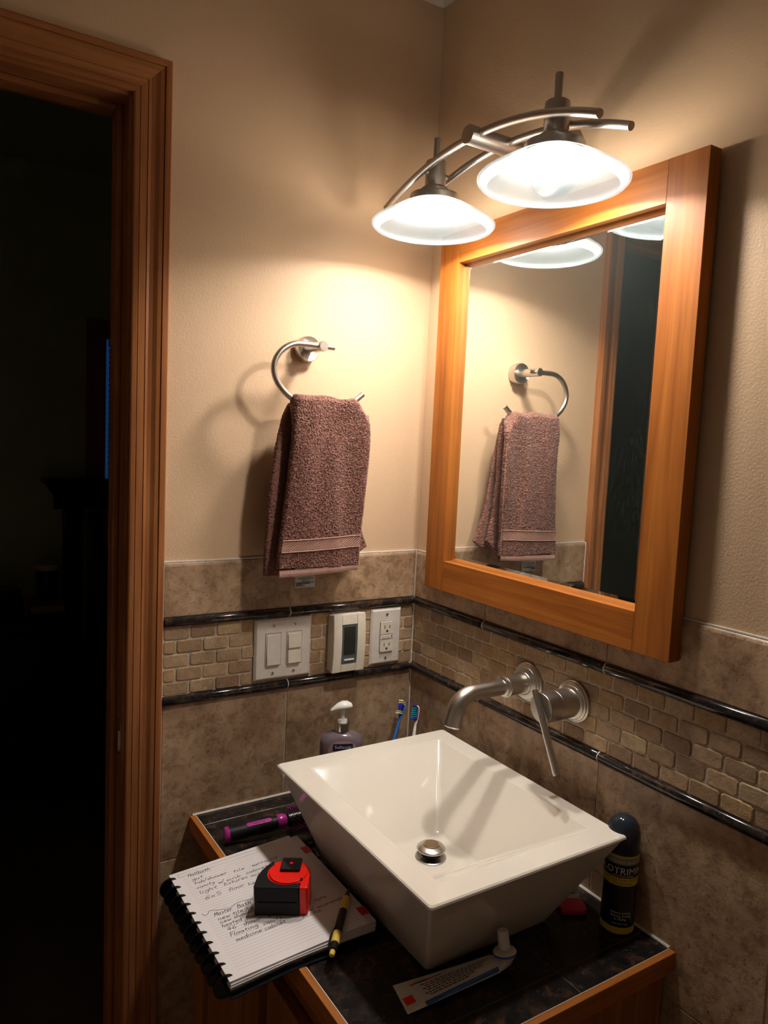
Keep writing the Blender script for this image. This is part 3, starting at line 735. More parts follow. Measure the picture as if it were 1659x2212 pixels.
# ================================================================== LIGHT FIXTURE
def fixture():
    yc, xs = -0.362, -0.150
    t = thing('vanity_light', (0.0, yc, 1.995), 'dark metal two-lamp vanity light with curved bars and frosted glass shades', 'light fixture')
    obj('backplate', G().lathe([(0.060, 0), (0.061, 0.004), (0.058, 0.016), (0.050, 0.022), (0.018, 0.023), (0.0, 0.023)], 48, axis_m((PY, yc, 1.995), (-1, 0, 0))), 'bronze', t)
    obj('arm', G().lathe([(0.0150, 0.02), (0.0150, 0.2035), (0.0142, 0.2045), (0, 0.2045)], 32, axis_m((PY, yc, 1.995), (-1, 0, 0))), 'bronze', t)
    def arc(x, sag=0.053, half=0.262, zt=1.997):
        R = (half*half+sag*sag)/(2*sag); a0 = math.asin(half/R)
        return [(x, yc+R*math.sin(a), zt-R+R*math.cos(a)) for a in [(-a0+2*a0*i/40) for i in range(41)]]
    obj('bar', G().tube(arc(-0.181), 0.0062, 14), 'bronze', t)
    obj('bar', G().tube(arc(-0.119), 0.0062, 14), 'bronze', t)
    for y in (-0.2135, -0.512):
        s = obj('socket_column', G().lathe([(0.0195, 1.956), (0.0188, 1.960), (0.0185, 1.999), (0.0180, 2.004), (0.0165, 2.0055), (0, 2.0055)], 32, Z((xs, y, 0))), 'bronze', t)
        obj('socket_collar', G().lathe([(0.0265, 1.947), (0.0265, 1.955), (0.025, 1.957), (0.0205, 1.960), (0.0190, 1.9605)], 36, Z((xs, y, 0))), 'bronze', s)
        obj('shade_ring', G().lathe([(0.0435, 1.930), (0.0450, 1.931), (0.0450, 1.943), (0.0435, 1.946), (0.036, 1.9475), (0.0270, 1.9478)], 48, Z((xs, y, 0)), cap0=False), 'bronze', s)
        obj('finial_rod', G().lathe([(0.0058, 2.005), (0.0058, 2.044), (0.0052, 2.0455), (0, 2.0455)], 16, Z((xs, y, 0))), 'bronze', s)
        for sx in (-1, 1):
            za = 1.9825
            obj('bar_peg', G().tube([(xs+sx*0.017, y, za), (xs+sx*0.030, y, za)], 0.0042, 10), 'bronze', s)
        sh = obj('shade', G().lathe([(0.0425, 1.9335), (0.047, 1.9328), (0.060, 1.9270), (0.080, 1.9165), (0.098, 1.9065), (0.1085, 1.8995), (0.1115, 1.8960), (0.1110, 1.8925), (0.1065, 1.8875), (0.0985, 1.8845), (0.0960, 1.8850), (0.0962, 1.8862), (0.1035, 1.8895), (0.1075, 1.8930), (0.1075, 1.8955), (0.1045, 1.8985), (0.0965, 1.9035), (0.078, 1.9140), (0.058, 1.9245), (0.047, 1.9298), (0.0425, 1.9305)], 72, Z((xs, y, 0)), False, False), 'shade', t, ang=60)
        obj('bulb_base', G().lathe([(0.012, 1.926), (0.013, 1.9465), (0.0, 1.947)], 20, Z((xs, y, 0))), 'white_pl', s)
        bm = bmesh.new(); bmesh.ops.create_icosphere(bm, subdivisions=3, radius=0.032)
        for v in bm.verts: v.co.z *= 0.16
        obj('bulb', G().bm(bm, Z((xs, y, 1.9095))), 'bulb', s, ang=180)
fixture()

# ================================================================== TOWEL RING AND TOWEL
RY = -0.066
def towel_ring():
    t = thing('towel_ring', (-0.29, 0.0, 1.676), 'brushed nickel open towel ring on round wall mount', 'towel ring')
    M = axis_m((-0.290, PY, 1.676), (0, -1, 0))
    obj('wall_mount', G().lathe([(0.0245, 0), (0.0250, 0.002), (0.0250, 0.019), (0.0235, 0.0215), (0.019, 0.0185), (0.012, 0.0155), (0.0, 0.0150)], 40, M), 'nickel', t)
    obj('post', G().lathe([(0.0098, 0.014), (0.0098, 0.081), (0.0088, 0.0825), (0, 0.0825)], 28, M), 'nickel', t)
    pts = [(-0.296, 1.676), (-0.325, 1.6765), (-0.350, 1.674), (-0.372, 1.661), (-0.3855, 1.640), (-0.386, 1.617), (-0.374, 1.595), (-0.352, 1.5765), (-0.318, 1.560), (-0.280, 1.5535), (-0.243, 1.560), (-0.217, 1.576), (-0.196, 1.5925)]
    P = catmull([(x, RY, z) for x, z in pts], 6)
    obj('ring', G().tube(P, 0.0058, 14), 'nickel', t)
    obj('ring_pin', G().tube([(-0.284, RY, 1.676), (-0.2635, RY, 1.6755)], 0.0048, 12), 'nickel', t)
towel_ring()

def towel():
    t = thing('hand_towel', (-0.28, -0.066, 1.24), 'dusty brown terry hand towel folded over the towel ring', 'towel')
    zt, zb = 1.5855, 1.2415
    rnd = np.random.RandomState(3)
    def curve(pts, z):
        zs = [p[0] for p in pts][::-1]; vs_ = [p[1] for p in pts][::-1]; return np.interp(z, zs, vs_)
    Lf = [(1.5855, -0.347), (1.575, -0.353), (1.55, -0.3545), (1.50, -0.353), (1.42, -0.358), (1.34, -0.3655), (1.29, -0.3715), (1.2415, -0.3735)]
    Rf = [(1.5855, -0.222), (1.580, -0.213), (1.570, -0.205), (1.555, -0.196), (1.535, -0.1880), (1.48, -0.1865), (1.40, -0.190), (1.30, -0.195), (1.2415, -0.196)]
    def wave(x, z):
        u = (x+0.28)/0.08; h = np.clip((zt-z)/0.34, 0, 1)
        c = u-0.05-0.35*h                                  # a soft ridge wandering down the middle
        k = -0.0075*np.exp(-(c/0.28)**2)*(0.35+1.3*h*(1.15-h)) + 0.0055*np.sin(u*3.6-h*2.6+1.4)*(0.9-0.55*h) + 0.0022*np.sin(u*8.0+h*7.0)*(1-h)
        return k
    def yface(x, z): return -0.0885+0.006*np.clip((zt-z)/0.34, 0, 1)+wave(x, z)-0.0
    def panel(name, L, Rr, ztop, zbot, yf, thick, nz, nx, pile, zflat=()):
        zs = np.linspace(ztop, zbot, nz); V = np.zeros((nz, 2*nx, 3))
        for i, z in enumerate(zs):
            x0, x1 = curve(L, z), curve(Rr, z); th = thick(z)
            a = np.linspace(0, 1, nx); x = x0+(x1-x0)*a
            e = np.minimum(a, 1-a)*(x1-x0); rd = np.sqrt(np.clip(1-(1-np.clip(e/(th*0.5), 0, 1))**2, 0, 1))
            yc = yf(x, z)+th/2
            zz = z-np.interp(z, [1.54, 1.586], [0, 1])*(0.0035+0.0035*np.cos((x+0.245)*75)*np.exp(-((x+0.245)/0.05)**2)) if ztop > 1.58 else np.full(nx, z)
            V[i, :nx, 0] = x; V[i, :nx, 1] = yc-th/2*rd; V[i, :nx, 2] = zz
            V[i, nx:, 0] = x[::-1]; V[i, nx:, 1] = (yc+th/2*rd)[::-1]; V[i, nx:, 2] = zz[::-1]
        ed = np.ones(nz)
        for z0, z1 in zflat: ed[(zs >= z0) & (zs <= z1)] = 0.0
        n = rnd.rand(nz, 2*nx); amp = pile*ed[:, None]*(n-0.35)
        V[:, :nx, 1] -= amp[:, :nx]; V[:, nx:, 1] += amp[:, nx:]*0.7
        V[:, :, 0] += (rnd.rand(nz, 2*nx)-0.5)*pile*0.7*ed[:, None]; V[:, :, 2] += (rnd.rand(nz, 2*nx)-0.5)*pile*0.7*ed[:, None]
        g = G(); m = 2*nx
        g.v = [tuple(p) for p in V.reshape(-1, 3)]
        idx = np.arange(nz*m).reshape(nz, m); r = np.roll(idx, -1, axis=1)
        q = np.stack([idx[:-1], r[:-1], r[1:], idx[1:]], -1).reshape(-1, 4)
        g.f = [tuple(int(k) for k in f) for f in q]
        for i in (0, nz-1):                                   # close the ends
            for j in range(nx-1):
                g.f.append((int(idx[i, j]), int(idx[i, j+1]), int(idx[i, m-2-j]), int(idx[i, m-1-j])))
        g.m = [0]*len(g.f)
        return obj(name, g, 'terry', t, ang=180)
    tf = lambda z: float(np.interp(z, [1.2415, 1.52, 1.545, 1.562, 1.576, 1.5835, 1.5855], [0.013, 0.015, 0.024, 0.040, 0.040, 0.026, 0.008]))
    yoff = lambda z: float(np.interp(z, [1.562, 1.576, 1.5835, 1.5855], [0, 0.0015, 0.008, 0.016]))
    front = panel('front_fold', Lf, Rf, zt, zb+0.013, lambda x, z: yface(x, z)+yoff(z), tf, 300, 150, 0.0026, ((1.2895, 1.3095),))
    # the second layer just behind the front (its left edge shows) and the back fall
    Lm = [(1.575, -0.345), (1.54, -0.362), (1.48, -0.375), (1.40, -0.384), (1.30, -0.388), (1.235, -0.388)]
    Rm = [(1.575, -0.21), (1.54, -0.200), (1.42, -0.198), (1.34, -0.19), (1.285, -0.1785), (1.262, -0.200), (1.235, -0.208)]
    panel('back_fold', Lm, Rm, 1.566, 1.2365, lambda x, z: -0.058+0.5*wave(x+0.05, z)+0.004*(zt-z)/0.34, lambda z: 0.013, 230, 110, 0.0024)
    Lb = [(1.56, -0.33), (1.50, -0.345), (1.40, -0.35), (1.27, -0.352)]
    Rb = [(1.56, -0.215), (1.45, -0.196), (1.40, -0.188), (1.34, -0.176), (1.30, -0.160), (1.284, -0.152), (1.272, -0.170), (1.262, -0.19)]
    panel('inner_fold', Lb, Rb, 1.555, 1.262, lambda x, z: -0.0395+0.4*wave(x+0.1, z), lambda z: 0.009, 180, 90, 0.0022)
    # woven border, stitched side hem and bottom hem lie on the front face
    def strip(name, zlo, zhi, mat, lift, n=60, xl=None, xr=None, bulge=0.0):
        g = G(); k = 6; rows = []
        for i in range(k+1):
            z = zlo+(zhi-zlo)*i/k; x0 = curve(Lf, z)+0.0035 if xl is None else xl(z); x1 = curve(Rf, z)-0.0035 if xr is None else xr(z)
            xs_ = np.linspace(x0, x1, n); bz = 0.0035*np.sin((xs_+0.28)*14)
            ys = yface(xs_, z)-lift-bulge*math.sin(PI*i/k)
            rows.append([(float(a), float(b), float(z+c)) for a, b, c in zip(xs_, ys, bz)])
        back = [[(a, b+0.003, c) for a, b, c in r] for r in rows]
        g.rings([r+bk[::-1] for r, bk in zip(rows, back)]); return obj(name, g, mat, t, ang=60)
    strip('border_band', 1.2905, 1.3085, 'band', 0.0014)
    for z in (1.2885, 1.3105): strip('border_ridge', z-0.0012, z+0.0012, 'hem', 0.0020, bulge=0.0008)
    strip('bottom_hem', 1.2405, 1.2535, 'hem', -0.0008, bulge=0.0015)
    strip('side_hem', 1.255, 1.548, 'hem', -0.001, 8, lambda z: curve(Rf, z)-0.009, lambda z: curve(Rf, z)-0.0012)
    # care tag
    g = G(); y = -0.0625
    g.rings([[(-0.3275+dx, y+dy, z) for dx, dy in ((0, 0), (0.0435, 0.001), (0.0435, 0.0016), (0, 0.0006))] for z in (1.252, 1.228, 1.2115)])
    tg = obj('care_tag', g, 'tag', t, False)
    g = G(); M = axis_m((-0.3057, y-0.0002, 1.0), (0, -1, 0), (1, 0, 0))
    for s, size, zz, sp in (('WAMSUTTA', 0.0050, 1.2277, 1.25), ('SINCE 1846', 0.0030, 1.2232, 1.1)):
        v, f = text_polys(s, size, 'CENTER', spacing=sp); g.add([(a, 0.0, zz+b) for a, b, c in v], f, Z((-0.3055, y-0.0004, 0)))
    g.box(-0.314, -0.297, y-0.0004, y-0.0002, 1.2262, 1.2264)
    for k, L in enumerate((0.039, 0.030, 0.013, 0.019)): g.box(-0.326, -0.326+L, y-0.0005, y-0.0001, 1.2205-k*0.0020, 1.2214-k*0.0020)
    for xx in (-0.3085, -0.3035): g.box(xx-0.0005, xx+0.0005, y-0.0005, y-0.0001, 1.2345, 1.240)
    obj('tag_print', g, 'print', tg, False)
towel()

# ================================================================== SWITCHES, THERMOSTAT, OUTLET
def wall_plate(g, x0, x1, z0, z1, yf=-0.007, holes=()):
    """domed cover plate on the wall_left tile face"""
    b = 0.0045
    def ring(i, y): return [(x0+i, y, z0+i), (x1-i, y, z0+i), (x1-i, y, z1-i), (x0+i, y, z1-i)]
    g.rings([ring(0, -0.0006), ring(0.0, -0.0022), ring(b*0.35, yf*0.62), ring(b, yf*0.95), ring(b+0.004, yf)], True, True); return g
def screw(p, x, z, y=-0.0068):
    M = axis_m((x, y, z), (0, -1, 0))
    s = obj('screw', G().lathe([(0.0034, 0), (0.0033, 0.0007), (0.002, 0.0012), (0, 0.0014)], 16, M), 'nickel', p)
    obj('slot', G().box(x-0.0004, x+0.0004, y-0.0016, y-0.0012, z-0.0028, z+0.0028), 'print', s, False)
def switch():
    t = thing('double_light_switch', (-0.321, 0, 1.077), 'almond double light switch plate, left of thermostat', 'switch')
    x0, x1, z0, z1 = -0.3835, -0.2590, 1.0150, 1.1385; xc, zc = (x0+x1)/2, (z0+z1)/2
    obj('cover_plate', wall_plate(G(), x0, x1, z0, z1), 'plate', t, ang=25)
    for k, x in enumerate((xc-0.023, xc+0.023)):
        obj('opening_gap', G().prism([(a, b) for a, b in rrect(-0.0172, 0.0172, -0.0340, 0.0340, 0.0015, 2)], 0, 0.0004, axis_m((x, -0.0070, zc), (0, -1, 0))), 'print', t)
        f = obj('rocker_frame', G().prism(rrect(-0.0165, 0.0165, -0.0333, 0.0333, 0.0015, 2), 0, 0.0010, axis_m((x, -0.0068, zc), (0, -1, 0))), 'plate', t)
        m = 'plate' if k == 0 else 'rocker'
        if k == 0:
            g = G(); h = 0.0305; w = 0.0140
            prof = [(-h, -0.0075), (-h, -0.0118), (-h+0.001, -0.0124), (0.0, -0.0098), (h-0.001, -0.0088), (h, -0.0082), (h, -0.0075)]
            g.rings([[(x+s, y, zc+z) for z, y in prof] for s in (-w, w)]); obj('rocker', g, m, t, ang=8)
        else:
            for zz in (zc+0.0156, zc-0.0156):
                g = G(); h = 0.0150; w = 0.0140
                prof = [(-h, -0.0075), (-h, -0.0128), (-h+0.001, -0.0132), (h-0.001, -0.0100), (h, -0.0095), (h, -0.0075)]
                g.rings([[(x+s, y, zz+z) for z, y in prof] for s in (-w, w)]); obj('rocker', g, m, t, ang=8)
        for dz in (-0.0485, 0.0485): screw(t, x, zc+dz)
switch()
def thermostat():
    t = thing('floor_heat_thermostat', (-0.183, 0, 1.0845), 'cream wall thermostat with dark display between switch and outlet', 'thermostat')
    x0, x1, z0, z1 = -0.2180, -0.1425, 1.0170, 1.1390; xc = (x0+x1)/2; zc = (z0+z1)/2
    obj('base', G().rbox(x0, x1, -0.016, -0.0006, z0+0.002, z1-0.002, 0.001, 1), 'plate', t)
    # bowed front: side cheeks and curved end caps
    def bow(z): return 0.004*(1-((z-zc)/(z1-zc))**2)
    def slab(nm, xa, xb, za, zb2, mat, y0=-0.0165, yf=-0.0265, k=8):
        g = G(); g.rings([[(xa, y0, za+(zb2-za)*i/k), (xb, y0, za+(zb2-za)*i/k), (xb, yf-bow(za+(zb2-za)*i/k)+0.0008, za+(zb2-za)*i/k), (xb-0.001, yf-bow(za+(zb2-za)*i/k), za+(zb2-za)*i/k), (xa+0.001, yf-bow(za+(zb2-za)*i/k), za+(zb2-za)*i/k), (xa, yf-bow(za+(zb2-za)*i/k)+0.0008, za+(zb2-za)*i/k)] for i in range(k+1)])
        return obj(nm, g, mat, t, ang=25)
    slab('cheek', x0-0.0005, xc-0.0185, z0, z1, 'rocker'); slab('cheek', xc+0.0185, x1+0.0005, z0, z1, 'rocker')
    slab('end_cap', xc-0.0180, xc+0.0180, z1-0.0205, z1-0.0005, 'rocker'); slab('end_cap', xc-0.0180, xc+0.0180, z0+0.0005, z0+0.0165, 'rocker')
    slab('bezel', xc-0.0178, xc+0.0178, z0+0.0170, z1-0.021, 'slate', yf=-0.0255)
    slab('display', xc-0.0140, xc+0.0140, z0+0.038, z1-0.026, 'screen', y0=-0.024, yf=-0.0262)
    slab('button', xc-0.0120, xc+0.0120, z0+0.0245, z0+0.0275, 'white_pl', y0=-0.024, yf=-0.0275)
thermostat()
def outlet():
    t = thing('gfci_outlet', (-0.0755, 0, 1.077), 'almond outlet plate with two sockets, beside the corner', 'outlet')
    x0, x1, z0, z1 = -0.1145, -0.0365, 1.0150, 1.1385; xc, zc = (x0+x1)/2, (z0+z1)/2
    obj('cover_plate', wall_plate(G(), x0, x1, z0, z1), 'plate', t, ang=25)
    obj('opening_gap', G().prism(rrect(-0.0172, 0.0172, -0.0340, 0.0340, 0.0015, 2), 0, 0.0003, axis_m((xc, -0.0070, zc), (0, -1, 0))), 'print', t)
    b = obj('receptacle', G().prism(rrect(-0.0166, 0.0166, -0.0334, 0.0334, 0.002, 2), 0, 0.0035, axis_m((xc, -0.0070, zc), (0, -1, 0)), bev=0.0006), 'rocker', t)
    y = -0.01055
    for s in (1, -1):
        zz = zc+s*0.0195
        g = G().box(xc-0.0072, xc-0.0056, y-0.0002, y+0.001, zz-0.002, zz+0.006).box(xc+0.0056, xc+0.0072, y-0.0002, y+0.001, zz-0.0015, zz+0.0055)
        g.prism([(0.0025*math.cos(a), 0.0025*math.sin(a)) for a in [PI*i/8 for i in range(9)]]+[(-0.0025, -0.0022), (0.0025, -0.0022)], 0, 0.0003, axis_m((xc, y, zz-0.0068), (0, -1, 0)))
        obj('socket_slots', g, 'print', b, False)
    for s in (-1, 1): obj('test_button', G().rbox(xc+(-0.013 if s < 0 else 0.001), xc+(-0.001 if s < 0 else 0.0095), y-0.0008, y+0.001, zc-0.0035, zc+0.0035, 0.0004, 1), 'plate', b)
    obj('indicator', G().box(xc+0.0115, xc+0.0135, y-0.0003, y+0.001, zc-0.0025, zc+0.0025), 'print', b, False)
    obj('divider', G().box(xc-0.0165, xc+0.0165, y-0.0002, y+0.0005, zc+0.0052, zc+0.0058).box(xc-0.0165, xc+0.0165, y-0.0002, y+0.0005, zc-0.0058, zc-0.0052), 'print', b, False)
    for dz in (-0.0485, 0.0485): screw(t, xc, zc+dz)
outlet()

# ================================================================== FAUCET AND MIXER HANDLE
def faucet():
    t = thing('wall_spout', (0, -0.376, 1.074), 'brushed nickel wall spout curving down over the sink', 'faucet')
    M = axis_m((0, -0.376, 1.074), (-1, 0, 0))
    obj('escutcheon', G().lathe([(0.0365, 0.0005), (0.0365, 0.003), (0.0350, 0.0045), (0.0335, 0.0048), (0.0335, 0.0070), (0.0315, 0.0085), (0.0300, 0.0088), (0.0300, 0.0105), (0.0275, 0.0125), (0.0205, 0.0130), (0.0200, 0.0138), (0.0, 0.0138)], 56, M), 'nickel', t)
    obj('collar', G().lathe([(0.0185, 0.0125), (0.0185, 0.015), (0.0172, 0.0155), (0.0172, 0.0540), (0.0195, 0.0545), (0.0195, 0.0570), (0.0180, 0.0575), (0.0180, 0.0600), (0.0172, 0.0605), (0.0172, 0.0630), (0.0150, 0.0640), (0.0120, 0.0645)], 40, M), 'nickel', t)
    P = [(-0.055, -0.376, 1.074), (-0.085, -0.376, 1.074), (-0.115, -0.376, 1.074)]
    cx, cz, R = -0.128, 1.074-0.042, 0.042
    P += [(cx-R*math.sin(a), -0.376, cz+R*math.cos(a)) for a in [math.radians(d) for d in range(0, 76, 6)]]
    e = Vector(P[-1]); d = Vector((-math.cos(math.radians(75))*1, 0, -math.sin(math.radians(75)))); P.append(tuple(e+d*0.012)); P.append(tuple(e+d*0.0235))
    rr = [0.0138]*3+[0.0138+0.0002*i for i in range(len(P)-3)]
    obj('spout', G().tube(P, rr, 28), 'nickel', t)
    tip = Vector(P[-1])
    obj('aerator', G().lathe([(0.0148, -0.001), (0.0150, 0.001), (0.0140, 0.0030), (0.0110, 0.0022), (0, 0.0018)], 28, axis_m(tip, d)), 'chrome', t)
faucet()
def mixer():
    t = thing('mixer_handle', (0, -0.487, 1.074), 'brushed nickel round mixer valve with slanting lever, beside the spout', 'faucet handle')
    M = axis_m((0, -0.487, 1.074), (-1, 0, 0))
    obj('escutcheon', G().lathe([(0.0365, 0.0005), (0.0365, 0.003), (0.0350, 0.0045), (0.0335, 0.0048), (0.0335, 0.0070), (0.0315, 0.0085), (0.0300, 0.0088), (0.0300, 0.0105), (0.0275, 0.0125), (0.0245, 0.0130), (0.0, 0.0130)], 56, M), 'nickel', t)
    obj('valve_body', G().lathe([(0.0252, 0.012), (0.0252, 0.046), (0.0246, 0.0468)], 48, M), 'nickel', t)
    obj('valve_cap', G().lathe([(0.0246, 0.0472), (0.0254, 0.0480), (0.0254, 0.0755), (0.0246, 0.0770), (0.0, 0.0774)], 48, M), 'nickel', t)
    a, b = Vector((-0.083, -0.4760, 1.103)), Vector((-0.088, -0.5420, 0.983))
    obj('lever', G().tube([a, a.lerp(b, 0.04), a.lerp(b, 0.97), b], [0.0050, 0.0056, 0.0062, 0.0056], 16), 'nickel', t)
mixer()

# ================================================================== NOTEBOOK, TAPE MEASURE, PEN
NX0, NX1, NY0, NY1 = -0.602, -0.386, -0.192, -0.470     # page corners
def ptop(x): return ZC+0.0105+(x-NX0)/(NX1-NX0)*0.0135
STROKES = {
 'a': ['9,8 5,10 1,7 1,2 4,0 8,3 9,9 9,2 11,0'], 'b': ['1,20 1,0', '1,6 5,10 9,7 8,1 4,0 1,3'], 'c': ['9,8 5,10 1,6 2,1 6,0 10,2'],
 'd': ['9,8 5,10 1,6 2,0 6,0 9,4 10,20 10,2 12,0'], 'e': ['1,5 8,6 8,9 5,10 1,6 2,1 6,0 10,2'], 'f': ['8,18 5,20 4,14 4,-2', '0,9 8,10'],
 'g': ['9,8 5,10 1,6 3,1 8,3 9,9 9,-6 5,-9 1,-6'], 'h': ['1,20 1,0', '1,6 5,10 8,8 8,0 10,0'], 'i': ['1,9 1,1 4,0', '1,13 1,14'],
 'k': ['1,20 1,0', '8,10 2,5 8,0'], 'l': ['1,19 1,2 4,0'], 'm': ['1,10 1,0', '1,7 4,10 6,7 6,0', '6,7 9,10 11,7 11,0 13,0'],
 'n': ['1,10 1,0', '1,6 5,10 8,7 8,0 10,0'], 'o': ['6,10 1,8 1,2 5,0 9,3 8,9 5,10 10,9'], 'r': ['1,10 2,0', '2,6 5,10 9,9'],
 's': ['8,9 4,10 2,7 7,4 7,1 2,0'], 't': ['4,16 4,2 7,0', '0,10 9,11'], 'u': ['1,10 1,2 4,0 8,4 8,10 8,1 10,0'],
 'v': ['1,10 4,0 8,10 10,10'], 'w': ['1,10 2,1 5,1 6,8 8,1 11,2 12,10'], 'x': ['1,10 8,0', '8,10 1,0'], 'y': ['1,10 2,4 6,3 9,10', '9,10 7,-4 3,-9 0,-6'],
 'z': ['1,10 8,10 1,0 9,0'], '3': ['1,18 6,20 8,15 4,11 8,7 6,0 1,2'], 'H': ['1,20 1,0', '9,20 9,0', '1,10 9,11'], 'M': ['1,0 3,19 7,6 12,19 13,0'], 'B': ['1,20 1,0', '1,19 7,18 7,12 2,11 9,8 8,1 1,0'],
 'F': ['2,20 2,0', '0,20 10,20', '2,11 8,12'], '6': ['8,19 2,10 2,1 7,0 8,6 3,7'], '5': ['8,19 2,19 2,11 7,10 8,3 5,0 1,1'], '4': ['6,20 1,8 9,8', '7,14 6,0'],
 '/': ['0,-3 7,20'], '"': ['1,20 1,16', '4,20 4,16'], ',': ['2,1 1,-3'], 'p': ['1,10 1,-9', '1,6 5,10 9,7 7,1 1,2']}
def write(g, s, u, v, size, width, put, w):
    """stroke lettering fitted to a width; u,v in page metres (v downwards), size = x-height"""
    k = size/10; adv = 0.0; marks = []
    for ch in s:
        if ch == ' ': adv += 8; continue
        wid = 0
        for st in STROKES.get(ch, []):
            P = [Vector((float(a), float(b), 0)) for a, b in (p.split(',') for p in st.split())]
            wid = max([wid]+[p.x for p in P])
            if len(P) > 2: P = catmull(P, 4)
            marks.append([(adv+p.x, p.y) for p in P])
        adv += wid+2.2
    kx = width/max(adv-2.2, 1)
    for P in marks:
        Q = [(u+x*kx+0.25*y*k, v-y*k) for x, y in P]
        for (a, b), (c, d) in zip(Q[:-1], Q[1:]):
            L = math.hypot(c-a, d-b) or 1e-9; nx, ny = -(d-b)/L*w/2, (c-a)/L*w/2
            ex, ey = (c-a)/L*w*0.3, (d-b)/L*w*0.3
            q = [(a+nx-ex, b+ny-ey), (a-nx-ex, b-ny-ey), (c-nx+ex, d-ny+ey), (c+nx+ex, d+ny+ey)]
            g.add([put(*t) for t in q], [(0, 1, 2, 3)])
def notebook():
    t = thing('disc_notebook', (-0.49, -0.33, ZC), 'open disc-bound notebook with handwritten ruled page, overhanging the counter', 'notebook')
    def put(u, v, dz=0.00025): x = NX0+u; return (x, NY0-v, ptop(x)+dz)
    def zbot(x): return ZC+0.0018 if x > -0.508 else ZC+0.0018-(-0.508-x)*0.10
    xs = [NX0-0.004, -0.56, -0.53, -0.508, -0.47, -0.42, NX1]
    # cover below, slightly larger
    def sheet(name, x0, x1, y0, y1, lo, hi, mat, n=8):
        g = G(); R = []
        for i in range(n+1):
            x = x0+(x1-x0)*i/n; R.append([(x, y0, lo(x)), (x, y1, lo(x)), (x, y1, hi(x)), (x, y0, hi(x))])
        g.rings(R); return obj(name, g, mat, t, ang=30)
    sheet('back_cover', NX0-0.001, NX1+0.017, NY1-0.011, NY0+0.004, zbot, lambda x: zbot(x)+0.0012, 'cover')
    sheet('inner_cover', NX0-0.001, NX1+0.013, NY1-0.0060, NY0+0.002, lambda x: zbot(x)+0.0018, lambda x: zbot(x)+0.0085, 'cover')
    # page block fanned out in a few leaves
    def between(f): return lambda x: zbot(x)+0.0088+f*(ptop(min(x, NX1))-0.0010-zbot(x)-0.0088)
    for k, (a, b, ex, ey) in enumerate(((0.0, 0.34, 0.010, 0.0035), (0.36, 0.68, 0.012, 0.0022), (0.70, 1.0, 0.0135, -0.0005))):
        sheet('page_block', NX0+0.001*k, NX1+ex, NY1-ey, NY0-0.006*(k == 2)+0.001, between(a), between(b), 'page')
    g = G(); n = 10; R = []
    for i in range(n+1):
        x = NX0+(NX1-NX0)*i/n; R.append([(x, NY0, ptop(x)-0.0008), (x, NY1, ptop(x)-0.0008), (x, NY1, ptop(x)), (x, NY0, ptop(x))])
    g.rings(R); pg = obj('page', g, 'paper', t, ang=30)
    uv = pg.data.uv_layers.new(name='uv')
    for lp in pg.data.loops:
        co = pg.data.vertices[lp.vertex_index].co; uv.data[lp.index].uv = (co.x-NX0, NY0-co.y)
    # title box printed at the head of the page
    g = G()
    def rule(u0, v0, u1, v1, w=0.0004):
        L = math.hypot(u1-u0, v1-v0); nx, ny = -(v1-v0)/L*w/2, (u1-u0)/L*w/2; m = 8
        for i in range(m):
            a, b = i/m, (i+1)/m; p, q = (u0+(u1-u0)*a, v0+(v1-v0)*a), (u0+(u1-u0)*b, v0+(v1-v0)*b)
            g.add([put(p[0]+nx, p[1]+ny), put(p[0]-nx, p[1]-ny), put(q[0]-nx, q[1]-ny), put(q[0]+nx, q[1]+ny)], [(0, 1, 2, 3)])
    for a in ((0.012, 0.0075, 0.206, 0.0095), (0.012, 0.0165, 0.206, 0.0185), (0.012, 0.0075, 0.012, 0.0165), (0.206, 0.0095, 0.206, 0.0185), (0.150, 0.009, 0.150, 0.018)): rule(*a)
    obj('page_header', g, 'print_g', pg, False)
    g = G()
    for st, u0, u1, v, sz in (('Hallbath', .025, .062, .0225, .0042), ('gut', .0275, .046, .0360, .0040), ('tub/shower', .0275, .082, .0478, .0040), ('tile', .092, .111, .0520, .0040), ('surround', .124, .170, .0525, .0038),
                              ('vanity', .027, .056, .0610, .0040), ('w/', .061, .070, .0665, .0040), ('sink', .073, .098, .0680, .0040), ('cabinet', .108, .146, .0670, .0038), ('light', .0272, .056, .0755, .0042), ('fixtures', .066, .106, .0770, .0040), ('mirr', .112, .134, .0785, .0038),
                              ('6x5', .029, .055, .0940, .0044), ('floor', .068, .094, .0945, .0042), ('heat', .100, .124, .0975, .0040), ('Master', .028, .056, .1400, .0044), ('Bath', .0645, .0868, .1405, .0044), ('new tile', .0297, .0690, .1520, .0038), ('/Fau', .072, .088, .1550, .0038),
                              ('new shower', .0297, .0828, .1605, .0036), ('heated', .0292, .0598, .1705, .0042), ('floor', .065, .087, .1735, .0042), ('46"', .033, .050, .1815, .0044), ('shower', .057, .087, .1840, .0042), ('x', .0957, .099, .1870, .0040), ('3', .106, .110, .187, .004),
                              ('Floating', .032, .0743, .1960, .0046), ('vanity', .0819, .1116, .1990, .0044), ('medicine', .036, .0752, .2095, .0042), ('cabinet', .0796, .1132, .2105, .0044),
                              ('ture,', .171, .1925, .1915, .0042), ('al', .154, .162, .2070, .0040), ('accesories', .1668, .2106, .2080, .0040), ('niche', .1393, .1697, .2165, .0044)):
        write(g, st, u0, v, sz, u1-u0, put, 0.00075)
    sw = catmull([(0.0137, 0.1235, 0), (0.0172, 0.1302, 0), (0.0225, 0.1275, 0), (0.0273, 0.1237, 0), (0.0525, 0.1330, 0), (0.0713, 0.1275, 0), (0.0947, 0.1336, 0)], 8)
